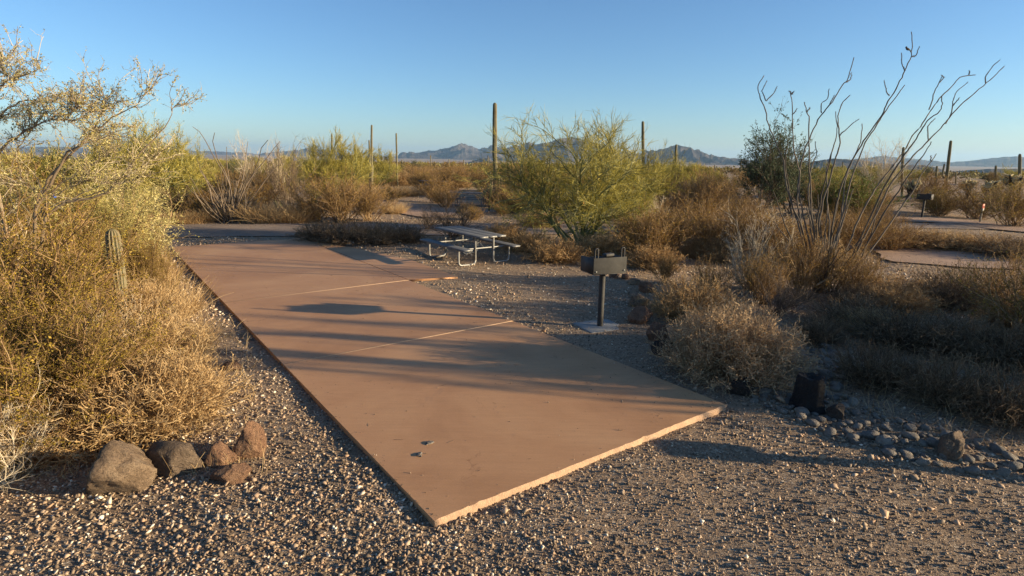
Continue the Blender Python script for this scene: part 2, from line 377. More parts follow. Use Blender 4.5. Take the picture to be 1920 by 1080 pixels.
road_poly = [tuple(p + (0, -1.7 if p[0] < 3 else -.9)) for p in cl] + [tuple(p + (0, 1.8 if p[0] < 3 else 1.0)) for p in cl[::-1]]
obj('gravel_road', sheet_mesh('gravel_road', road_poly, M['road'], .03, 1.2), kind='structure')
def pxpoly(L): return [at(*p)[:2] for p in L]
pads = [
    [(690, 373), (752, 380), (860, 393), (850, 405), (802, 409), (745, 400), (690, 386)],
    [(762, 354), (850, 356), (848, 364), (772, 364)],
    [(1640, 463), (1700, 467), (1960, 487), (1960, 507), (1807, 503), (1674, 493), (1640, 478)],
    [(1640, 405), (1793, 412), (1867, 420), (1960, 431), (1960, 440), (1860, 431), (1793, 421), (1640, 413)],
    [(1745, 382), (1790, 383), (1790, 391), (1740, 389)]]
padw = [pxpoly(p) for p in pads]
for i, p in enumerate(padw): obj('neighbouring_pad', sheet_mesh('neighbouring_pad', p, M['far_pad'], .04, 1.0, .2, i), kind='structure')

# ------------------------------------------------------------------ the concrete pad
E1 = np.array([math.cos(math.radians(36.3)), math.sin(math.radians(36.3))]); E2 = np.array([-E1[1], E1[0]])
O = np.array([-0.208, 1.439]) * EYE
PW = 1.38 * EYE
def slab_pt(u, w): return O + E1 * u + E2 * w     # u across from the left edge, w away from the front edge
LEN = 5.85 * EYE; JW = [1.515 * EYE, 2.96 * EYE]
pad = obj('concrete_pad', None, kind='structure'); pad['label'] = 'reddish brown concrete parking pad'
def panel(poly, name='concrete_panel', th=.14, seed=0, rough_front=False):
    rng = np.random.default_rng(seed); n = len(poly); pts = []; fr = []
    for i in range(n):
        a = np.array(poly[i]); b = np.array(poly[(i + 1) % n]); L = np.linalg.norm(b - a); k = max(2, int(L / (.05 if (rough_front and i == 0) else .35)))
        for q in range(k): pts.append(a + (b - a) * q / k); fr.append(rough_front and i == 0 and q > 0)
    pts = np.array(pts); c = pts.mean(0); N = len(pts)
    jitter = np.where(fr, rng.normal(size=N) * .003 + np.where(rng.random(N) < .04, -.012, 0), 0)
    nrmv = -E2
    top = pts - nrmv * (.012 - jitter[:, None]) * np.array(fr)[:, None]
    V = [np.column_stack([top, np.zeros(N)]), np.column_stack([pts + nrmv * (jitter[:, None]) * 1.3, np.full(N, -.016)]), np.column_stack([pts + nrmv * jitter[:, None] * .5, np.full(N, -th)])]
    g = Geo(); i = np.arange(N); j = (i + 1) % N
    # top as fan-free ngon: triangulate from centre ring
    from mathutils.geometry import tessellate_polygon
    tr_ = np.array(tessellate_polygon([[Vector(p) for p in V[0]]])); nz_ = np.cross(V[0][tr_[:, 1]] - V[0][tr_[:, 0]], V[0][tr_[:, 2]] - V[0][tr_[:, 0]])[:, 2]
    tr_[nz_ < 0] = tr_[nz_ < 0][:, ::-1]; g.add(V[0], tr_)
    g2 = np.vstack(V); s1 = np.stack([i, i + N, j + N, j], -1); s2 = np.stack([i + N, i + 2 * N, j + 2 * N, j + N], -1)
    g.add(g2, np.vstack([s1, s2]))
    me = g.mesh(name, [M['slab'], M['edge']])
    # polygons: quads come first (the sides) then the top triangles
    mi = np.zeros(len(me.polygons), np.int32)
    if rough_front:
        k = sum(fr) + 1; mi[:k] = 1; mi[N:N + k] = 1
    me.polygons.foreach_set('material_index', mi)
    return obj(name, me, pad)
gap = .022
W0 = [0] + JW + [LEN]
for i in range(3):
    a = W0[i] + (gap / 2 if i else 0); b = W0[i + 1] - (gap / 2 if i < 2 else 0)
    panel([slab_pt(0, a), slab_pt(PW, a), slab_pt(PW, b), slab_pt(0, b)], seed=i, rough_front=(i == 0))
# pale strips painted as the sunlit groove edges, a hair below the surface
for w in JW:
    g = Geo(); c = slab_pt(PW / 2, w); box(g, (c[0], c[1], -.064), (PW, gap - .002, .132), math.radians(36.3)); g_me = g.mesh('joint_strip', M['joint']); obj('joint_strip', g_me, pad)
# patio spur on the right
tip = at(858, 519, 0)[:2]; sb0 = slab_pt(PW + gap, JW[1] + .02); sb1 = slab_pt(PW + gap, LEN - 1.2); far = at(770, 487, 0)[:2]; far2 = at(655, 463, 0)[:2]
panel([sb0, tip, far, far2, sb1], seed=9)
g = Geo(); a = slab_pt(PW + gap / 2, JW[1]); b = slab_pt(PW + gap / 2, LEN - 1.2); c = (a + b) / 2
box(g, (c[0], c[1], -.075), (gap - .002, np.linalg.norm(b - a), .13), math.radians(36.3)); obj('joint_strip', g.mesh('joint_strip', M['joint_dark']), pad)
slab_poly = [slab_pt(0, 0), slab_pt(PW, 0), slab_pt(PW, JW[1]), tip, far, far2, slab_pt(PW, LEN), slab_pt(0, LEN)]

# ------------------------------------------------------------------ mountains and hills
def fbm(x, seed, oc=6, lac=2.07, ridged=False):
    rng = np.random.default_rng(seed); out = np.zeros_like(x); a = 1.0; tot = 0
    for o in range(oc):
        n = rng.normal(size=4096); xi = np.floor(x).astype(int); f = x - xi; f = f * f * (3 - 2 * f)
        v = n[xi % 4096] * (1 - f) + n[(xi + 1) % 4096] * f
        out += a * (-(np.abs(v)) if ridged else v); tot += a; a *= .5; x = x * lac + 13.7
    return out / tot
def noise2(x, y, seed):
    rng = np.random.default_rng(seed); T = rng.normal(size=(256, 256)); xi = np.floor(x).astype(int); yi = np.floor(y).astype(int)
    fx = x - xi; fy = y - yi; fx = fx * fx * (3 - 2 * fx); fy = fy * fy * (3 - 2 * fy)
    a = T[xi % 256, yi % 256]; b = T[(xi + 1) % 256, yi % 256]; c = T[xi % 256, (yi + 1) % 256]; d = T[(xi + 1) % 256, (yi + 1) % 256]
    return (a * (1 - fx) + b * fx) * (1 - fy) + (c * (1 - fx) + d * fx) * fy
def range_mesh(name, sky_px, dist, depth, seed, rough=.35, nx=260, ny=50, m_=None):
    xs = np.array([p[0] for p in sky_px], float); ys = np.array([p[1] for p in sky_px], float)
    px = np.linspace(xs[0], xs[-1], nx); py = np.interp(px, xs, ys); py = py + fbm((px - xs[0]) / 6, seed) * 1.0 - np.abs(fbm((px - xs[0]) / 3.5, seed + 3)) * .7 + np.abs(fbm((px - xs[0]) / 15, seed + 40)) * -1.0
    base = -42.0; V = np.zeros((ny, nx, 3)); hs = []
    for i in range(nx):
        d = ray(px[i], py[i]); t = dist / d[1]; hs.append((EYE + d[2] * t, d[0] * t))
    H = np.maximum(np.array([h[0] for h in hs]) - base, 1); X0 = np.array([h[1] for h in hs])
    fadee = fade((px - xs[0]) / 12) * fade((xs[-1] - px) / 12)
    for j in range(ny):
        t = j / (ny - 1) * 2 - 1            # -1 front foot, 0 crest, 1 back foot
        Y = dist + t * depth
        prof = (1 - abs(t)) ** 1.15
        s = Y / dist
        X = X0 * s if t < 0 else X0
        rg = 1 - np.abs(noise2(X / (depth * .16) + 40, np.full(nx, Y / (depth * .45)) + 9, seed)) * .9
        rg2 = 1 - np.abs(noise2(X / (depth * .07) + 140, np.full(nx, Y / (depth * .12)) + 9, seed + 1))
        mod = 1 + rough * ((rg - .4) + .45 * (rg2 - .4)) * (min(1, abs(t) * 4))
        mod *= np.where(abs(t) < .02, 1, .93)
        V[j, :, 0] = X; V[j, :, 1] = Y; V[j, :, 2] = base - 4 + (H + 4) * fadee * np.clip(prof * mod, 0, 1 if t else 2)
    i = np.arange(ny - 1)[:, None]; k = np.arange(nx - 1)[None]
    F = np.stack([i * nx + k, i * nx + k + 1, (i + 1) * nx + k + 1, (i + 1) * nx + k], -1).reshape(-1, 4)
    g = Geo(); g.add(V, F); return obj('mountain_range' if dist > 3500 else 'hill', g.mesh(name, m_ or M['mount'], True), kind='structure')
range_mesh('far_range', [(740, 289), (773, 286), (800, 284), (824, 281), (845, 276), (871, 269), (885, 271), (900, 277), (918, 273), (933, 275), (950, 279), (966, 273), (985, 276), (1015, 282), (1060, 288)], 9000, 1900, 23, 1.0)
range_mesh('near_range', [(950, 294), (968, 281), (980, 271), (992, 268), (1010, 272), (1030, 268), (1050, 263), (1072, 259), (1095, 265), (1126, 273), (1145, 275), (1163, 283), (1190, 288), (1230, 296)], 6500, 1300, 5, 1.0)
range_mesh('peak', [(1130, 296), (1163, 289), (1200, 284), (1236, 280), (1256, 275), (1278, 272), (1297, 277), (1320, 287), (1356, 296), (1400, 300), (1470, 306)], 5600, 1100, 8, 1.0)
range_mesh('right_far', [(1560, 308), (1612, 300), (1647, 292), (1679, 295), (1718, 298), (1767, 303), (1788, 305), (1834, 302), (1886, 295), (1915, 293), (1980, 300), (2060, 310)], 8200, 1300, 11, .3)
range_mesh('left_far', [(480, 288), (560, 281), (575, 275), (592, 277), (615, 281), (660, 287)], 10500, 900, 12, .4)
range_mesh('far_left', [(-200, 278), (30, 277), (60, 275), (110, 275), (160, 278), (240, 281), (330, 282), (400, 284), (470, 287)], 11500, 900, 14, .3)
range_mesh('dark_hill', [(1500, 311), (1535, 301), (1563, 296), (1605, 298), (1640, 303), (1680, 310), (1720, 318)], 2900, 420, 15, .2)
range_mesh('low_hill', [(1660, 318), (1704, 311), (1732, 309), (1753, 313), (1774, 322), (1800, 328)], 2500, 300, 16, .2)
range_mesh('low_hill_right', [(1770, 328), (1795, 324), (1837, 319), (1872, 316), (1920, 317), (2000, 320), (2080, 330)], 2400, 300, 17, .2)
range_mesh('low_mesa', [(870, 304), (885, 302), (905, 297), (918, 294), (924, 297), (930, 303)], 3400, 200, 18, .2)

# ------------------------------------------------------------------ gravel (nobody could count it)
rng = np.random.default_rng(7)
OCT = np.array([[1, 0, 0], [0, 1, 0], [-1, 0, 0], [0, -1, 0], [0, 0, 1], [0, 0, -1]], float)
OCF = np.array([[0, 1, 4], [1, 2, 4], [2, 3, 4], [3, 0, 4], [1, 0, 5], [2, 1, 5], [3, 2, 5], [0, 3, 5]])
def stones_into(g, C, size, rng, v, flat=.6):
    N = len(C); V = OCT[None] * rng.uniform(.55, 1.25, (N, 6, 1)) + rng.normal(size=(N, 6, 3)) * .22
    a = rng.uniform(0, 2 * math.pi, N); ca, sa = np.cos(a)[:, None], np.sin(a)[:, None]
    V = V * size[:, None, None] * .5; V[..., 2] *= flat
    tl = rng.normal(size=(N, 2)) * .45
    V[..., 2] += V[..., 0] * tl[:, :1] + V[..., 1] * tl[:, 1:]
    X = V[..., 0] * ca - V[..., 1] * sa; Y = V[..., 0] * sa + V[..., 1] * ca
    V = np.stack([X, Y, V[..., 2]], -1) + C[:, None]
    F = (OCF[None] + (np.arange(N) * 6)[:, None, None]).reshape(-1, 3)
    g.add(V, F, np.repeat(v, 8))
def in_any(P, polys):
    k = np.zeros(len(P), bool)
    for q in polys: k |= inpoly(P, q)
    return k
NG = 125000
d = 2.6 * np.exp(rng.random(NG) * math.log(26 / 2.6)); th = np.radians(rng.uniform(-46, 46, NG))
P = np.stack([np.sin(th) * d, np.cos(th) * d], 1)
keep = ~inpoly(P, slab_poly) & ~inpoly(P, road_poly)
pk = noise2(P[:, 0] * .55 + 70, P[:, 1] * .55 + 70, 5) + .5 * noise2(P[:, 0] * 2.1 + 70, P[:, 1] * 2.1 + 70, 6); keep &= rng.random(NG) < np.clip(.80 + .45 * pk + .2 * (P[:, 0] < 0) + .05, .45, 1)
P = P[keep]; d = d[keep]
cluster = noise2(P[:, 0] * 1.3 + 50, P[:, 1] * 1.3 + 50, 3)
left = (P[:, 0] < -0.3) & (P[:, 1] < 12)
size = np.minimum(rng.lognormal(math.log(.0165), .42, len(P)), .042) * (1 + .35 * left) * np.clip((d / 7.5), 1, 2.5)
v = np.clip(rng.beta(1.6, 2.2, len(P)) + cluster * .06 + 0.10 * left + .12 * (P[:, 1] > 8.5), 0, 1)  # farther gravel coloured paler to stand in for low sun on it
g = Geo(); C = np.column_stack([P, gz(P[:, 0], P[:, 1]) + size * .12]); stones_into(g, C, size, rng, v)
obj('gravel', g.mesh('gravel', M['gravel']), kind='stuff')

# ------------------------------------------------------------------ plant kinds: lists of (part, mesh), each with its height
def K_creosote(seed, h=1.6, stems=46, nk=420, nt=3600, leaf=.017, nleaf=9000, leafmat='creo_leaf', spread=56, thin=1.0):
    r = np.random.default_rng(seed)
    P, R = grow(r, np.column_stack([r.normal(size=(stems, 2)) * .12, np.full(stems, -.05)]), cone(r, stems, 4, spread, .8), r.uniform(.75, 1.12, stems) * h, .014 * thin, .005, 6, .13, .05)
    gs = Geo(); tubes(gs, P, R, 5, r.random(stems), r)
    p, D, ix, t = kids(r, P, nk, .25, 1, .5, .15); P2, R2 = grow(r, p, D, r.uniform(.2, .45, nk) * h, .0055 * thin, .0025, 4, .16, .08); tubes(gs, P2, R2, 4, r.random(nk), r)
    gf = Geo(); p, D, ix, t = kids(r, P2, nt, .1, 1, .6, .1); P3, R3 = grow(r, p, D, r.uniform(.05, .16, nt) * h, .0026 * thin, .0013, 2, .2, .05); ribbons(gs, P3, R3 * 1.2, r.random(nt) * .8, r)
    c, D, ix, t = kids(r, P3, nleaf, .1, 1.0, .5); c = c + r.normal(size=c.shape) * .012
    tone = noise2(c[:, 0] * 3 + 20, c[:, 1] * 3 + c[:, 2] * 4 + 30, seed)
    leaves(gf, c, leaf, r, np.clip(.5 + .16 * tone + r.normal(size=len(c)) * .2, 0, 1), .55)
    return [('branches', gs.mesh('creosote_branches', M['creo_stem'], True)), ('foliage', gf.mesh('creosote_foliage', M[leafmat]))], h
def K_bursage(seed, h=.62, w=.75, n=420, nt=7000, mt='bur', wd=.0022):
    r = np.random.default_rng(seed); g = Geo()
    th = np.arccos(r.uniform(.12, 1, n)); ph = r.uniform(0, 6.283, n)
    D = np.stack([np.sin(th) * np.cos(ph) * w / h, np.sin(th) * np.sin(ph) * w / h, np.cos(th)], 1); L = np.linalg.norm(D, axis=1) * h * r.uniform(.75, 1.08, n)
    P, R = grow(r, r.normal(size=(n, 3)) * [.07, .07, .0] - [0, 0, .03], D, L, wd * 2.2, wd, 6, .2, .03); tubes(g, P, R, 3, r.random(n) * .7, r)
    p, D, ix, t = kids(r, P, nt, .3, 1, .9, .1); P2, R2 = grow(r, p, D, r.uniform(.06, .2, nt) * h, wd, wd * .5, 3, .4, .03); v = np.clip(r.random(nt) * .6 + .4 * (t), 0, 1); ribbons(g, P2, R2 * 1.25, v, r)
    gf = Geo(); c, D, ix, t = kids(r, P2, nt, .3, 1, .5); leaves(gf, c, .009, r, np.clip(r.normal(size=nt) * .2 + .6, 0, 1), .5)
    return [('stems', g.mesh('bursage_stems', M[mt])), ('dry_leaves', gf.mesh('bursage_leaves', M[mt]))], h
def K_grass(seed, h=.5, n=1500, w=.3, wd=.0025):
    r = np.random.default_rng(seed); g = Geo(); rr = np.sqrt(r.random(n)) * w; a = r.uniform(0, 6.283, n)
    base = np.stack([rr * np.cos(a), rr * np.sin(a), np.full(n, -.02)], 1); D = cone(r, n, 0, 38) + base * [1.2, 1.2, 0]
    P, R = grow(r, base, D, r.uniform(.4, 1.1, n) * h, wd, wd * .3, 4, .14, -.06); ribbons(g, P, R, r.random(n), r)
    return [('blades', g.mesh('grass_blades', M['straw']))], h
def K_tree(seed, h=3.8, trunks=7, lean=(8, 50), n2=60, n3=700, n4=7000, r0=.05, barks='palo_bark', leafm='palo_leaf', up=.10, tw=(.18, .5), nl=0, leaf=.02, spread3=.5, droop=0.0, t4=.0035):
    r = np.random.default_rng(seed); g = Geo()
    P, R = grow(r, np.column_stack([r.normal(size=(trunks, 2)) * .1, np.full(trunks, -.1)]), cone(r, trunks, *lean), h * r.uniform(.62, .85, trunks), r0 * r.uniform(.6, 1.1, trunks), r0 * .3, 8, .16, up * .3); tubes(g, P, R, 8, r.random(trunks), r)
    p, D, ix, t = kids(r, P, n2, .2, 1, .65, .25); P2, R2 = grow(r, p, D, h * r.uniform(.22, .5, n2), r0 * .35, r0 * .12, 6, .18, up); tubes(g, P2, R2, 6, r.random(n2), r)
    p, D, ix, t = kids(r, P2, n3, .15, 1, spread3, up * 2); P3, R3 = grow(r, p, D, h * r.uniform(.10, .26, n3), r0 * .12, r0 * .06, 4, .15, up); tubes(g, P3, R3, 4, r.random(n3), r)
    gf = Geo(); p, D, ix, t = kids(r, P3, n4, .1, 1, .45, up * 1.5 - droop)
    P4, R4 = grow(r, p, D, r.uniform(*tw, n4), t4, t4 * .45, 3, .12, up * .6 - droop)
    tone = noise2(p[:, 0] * 1.4 + 20, p[:, 1] * 1.4 + p[:, 2] * 1.8 + 30, seed)
    ribbons(gf, P4, R4 * 1.2, np.clip(.5 + .18 * tone + r.normal(size=n4) * .17, 0, 1), r)
    if nl:
        c, D, ix, t = kids(r, P4, nl, .1, 1, .5); c += r.normal(size=c.shape) * .02; tone = noise2(c[:, 0] * 1.4 + 20, c[:, 1] * 1.4 + c[:, 2] * 1.8 + 30, seed)
        leaves(gf, c, leaf, r, np.clip(.5 + .2 * tone + r.normal(size=nl) * .17, 0, 1), .45)
    top = max(P3[..., 2].max(), 1)
    return [('branches', g.mesh('tree_branches', M[barks], True)), ('crown', gf.mesh('tree_crown', M[leafm]))], float(np.percentile(P4[:, -1, 2], 99))
def K_dry(seed, h=1.4, stems=26, nk=260, nt=1500, mt='twig_pale', spread=60, thick=1.0):
    r = np.random.default_rng(seed); g = Geo()
    P, R = grow(r, np.column_stack([r.normal(size=(stems, 2)) * .08, np.full(stems, -.05)]), cone(r, stems, 4, spread, .8), r.uniform(.7, 1.1, stems) * h, .011 * thick, .004 * thick, 7, .13, .04); tubes(g, P, R, 5, r.random(stems), r)
    p, D, ix, t = kids(r, P, nk, .2, 1, .5, .1); P2, R2 = grow(r, p, D, r.uniform(.15, .4, nk) * h, .004 * thick, .002 * thick, 5, .2, .04); tubes(g, P2, R2, 4, r.random(nk), r)
    gt = Geo(); p, D, ix, t = kids(r, P2, nt, .1, 1, .6, .05); P3, R3 = grow(r, p, D, r.uniform(.05, .16, nt) * h, .002 * thick, .001 * thick, 3, .22); tubes(gt, P3, R3, 3, r.random(nt), r)
    return [('branches', g.mesh('dry_branches', M[mt], True)), ('twigs', gt.mesh('dry_twigs', M[mt]))], h
def K_cholla(seed, h=1.3):
    r = np.random.default_rng(seed); g = Geo(); g2 = Geo()
    P, R = grow(r, np.array([[0, 0, -.05]]), np.array([[0, 0, 1.]]), h * .55, .07, .05, 4, .1); tubes(g2, P, R, 8, None, r)
    p, D, ix, t = kids(r, P, 12, .45, 1, .9, .3); P2, R2 = grow(r, p, D, h * .3, .05, .045, 3, .2, .2); tubes(g2, P2, R2, 7, r.random(12), r, True)
    p, D, ix, t = kids(r, P2, 90, .3, 1, .9, .25); P3, R3 = grow(r, p, D, r.uniform(.1, .2, 90) * h, .028, .026, 3, .12, .2); tubes(g, P3, R3, 6, r.random(90) * .6 + .3, r, True)
    c, D, ix, t = kids(r, P3, 5000, 0, 1, 2.5); V = np.stack([c, c + D * .05], 1); ribbons(g, np.stack([c, c + D * .03, c + D * .06], 1), np.tile([.0012, .001, .0004], (5000, 1)), r.random(5000) * .5 + .5, r)
    return [('joints', g.mesh('cholla_joints', M['cholla'])), ('trunk', g2.mesh('cholla_trunk', M['cholla_old'], True))], h
K = {}
K['creoA'] = K_creosote(1); K['creoB'] = K_creosote(2, spread=64)
K['creoY'] = K_creosote(5, h=1.5, leaf=.009, nleaf=60000, nt=9000, stems=44, nk=520, spread=66, thin=.85)
K['creoR'] = K_creosote(3, leafmat='creo_dull', nleaf=7000, nt=4200, leaf=.014); K['creoS'] = K_creosote(4, leafmat='creo_dull', nleaf=6000, spread=66, leaf=.014)
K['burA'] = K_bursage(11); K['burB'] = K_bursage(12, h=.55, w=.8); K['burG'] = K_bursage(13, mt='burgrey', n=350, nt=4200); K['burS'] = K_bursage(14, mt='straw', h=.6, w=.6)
K['grassA'] = K_grass(21); K['grassB'] = K_grass(22, h=.4, n=1100)
K['paloA'] = K_tree(31, r0=.055, trunks=11, n2=120, n3=1300, n4=19000, lean=(5, 58), up=.02, tw=(.12, .34), spread3=.85); K['paloB'] = K_tree(32, h=3.4, lean=(15, 60), n3=700, n4=13000, up=.06, tw=(.12, .4))
K['paloD'] = K_tree(33, h=3.2, trunks=9, n3=900, n4=15000, tw=(.12, .3), nl=7000, leaf=.022, lean=(5, 62))
K['mesqA'] = K_tree(41, h=3.8, trunks=5, n2=60, n3=800, n4=4500, barks='twig_dark', leafm='mesq_leaf', nl=24000, leaf=.033, up=.05, tw=(.1, .3), spread3=.8)
K['paloS'] = K_tree(34, h=3.6, trunks=8, lean=(5, 55), n2=34, n3=120, n4=9000, r0=.09, tw=(.15, .4))
K['clumpS'] = K_tree(36, h=3.6, trunks=7, lean=(5, 50), n2=26, n3=60, n4=9000, r0=.10, tw=(.12, .34))
K['bareS'] = K_dry(54, h=3.0, stems=24, nk=170, nt=900, thick=3.4, spread=50, mt='twig_dark')
K['domeA'] = K_bursage(15, mt='burdome', h=.62, w=.62, n=620, nt=16000, wd=.0014)
K['greenA'] = K_creosote(6, h=1.7, leafmat='green_leaf', nleaf=12000, leaf=.024)
K['dryA'] = K_dry(51); K['dryB'] = K_dry(52, mt='twig_dark', nt=2500); K['dryC'] = K_dry(53, h=2.2, stems=18, mt='twig_pale', thick=1.3, spread=48)
K['chollaA'] = K_cholla(61); K['chollaB'] = K_cholla(62)
prng = np.random.default_rng(99)
def plant(kind, name, pos, h, label, cat, group=None, w=1.0, rz=None):
    parts, h0 = K[kind]; s = h / h0
    root = obj(name, None, loc=pos, rot=(0, 0, prng.uniform(0, 6.28) if rz is None else rz), scale=(s * w, s * w, s), label=label, cat=cat, group=group)
    root.empty_display_size = .2
    for pn, me in parts: obj(pn, me, root)
    return root
def plant_px(kind, name, bx, by, ty, label, cat, group=None, w=1.0, rz=None):
    p = at(bx, by); h = height_for(bx, by, ty); return plant(kind, name, p, h, label, cat, group, w, rz)

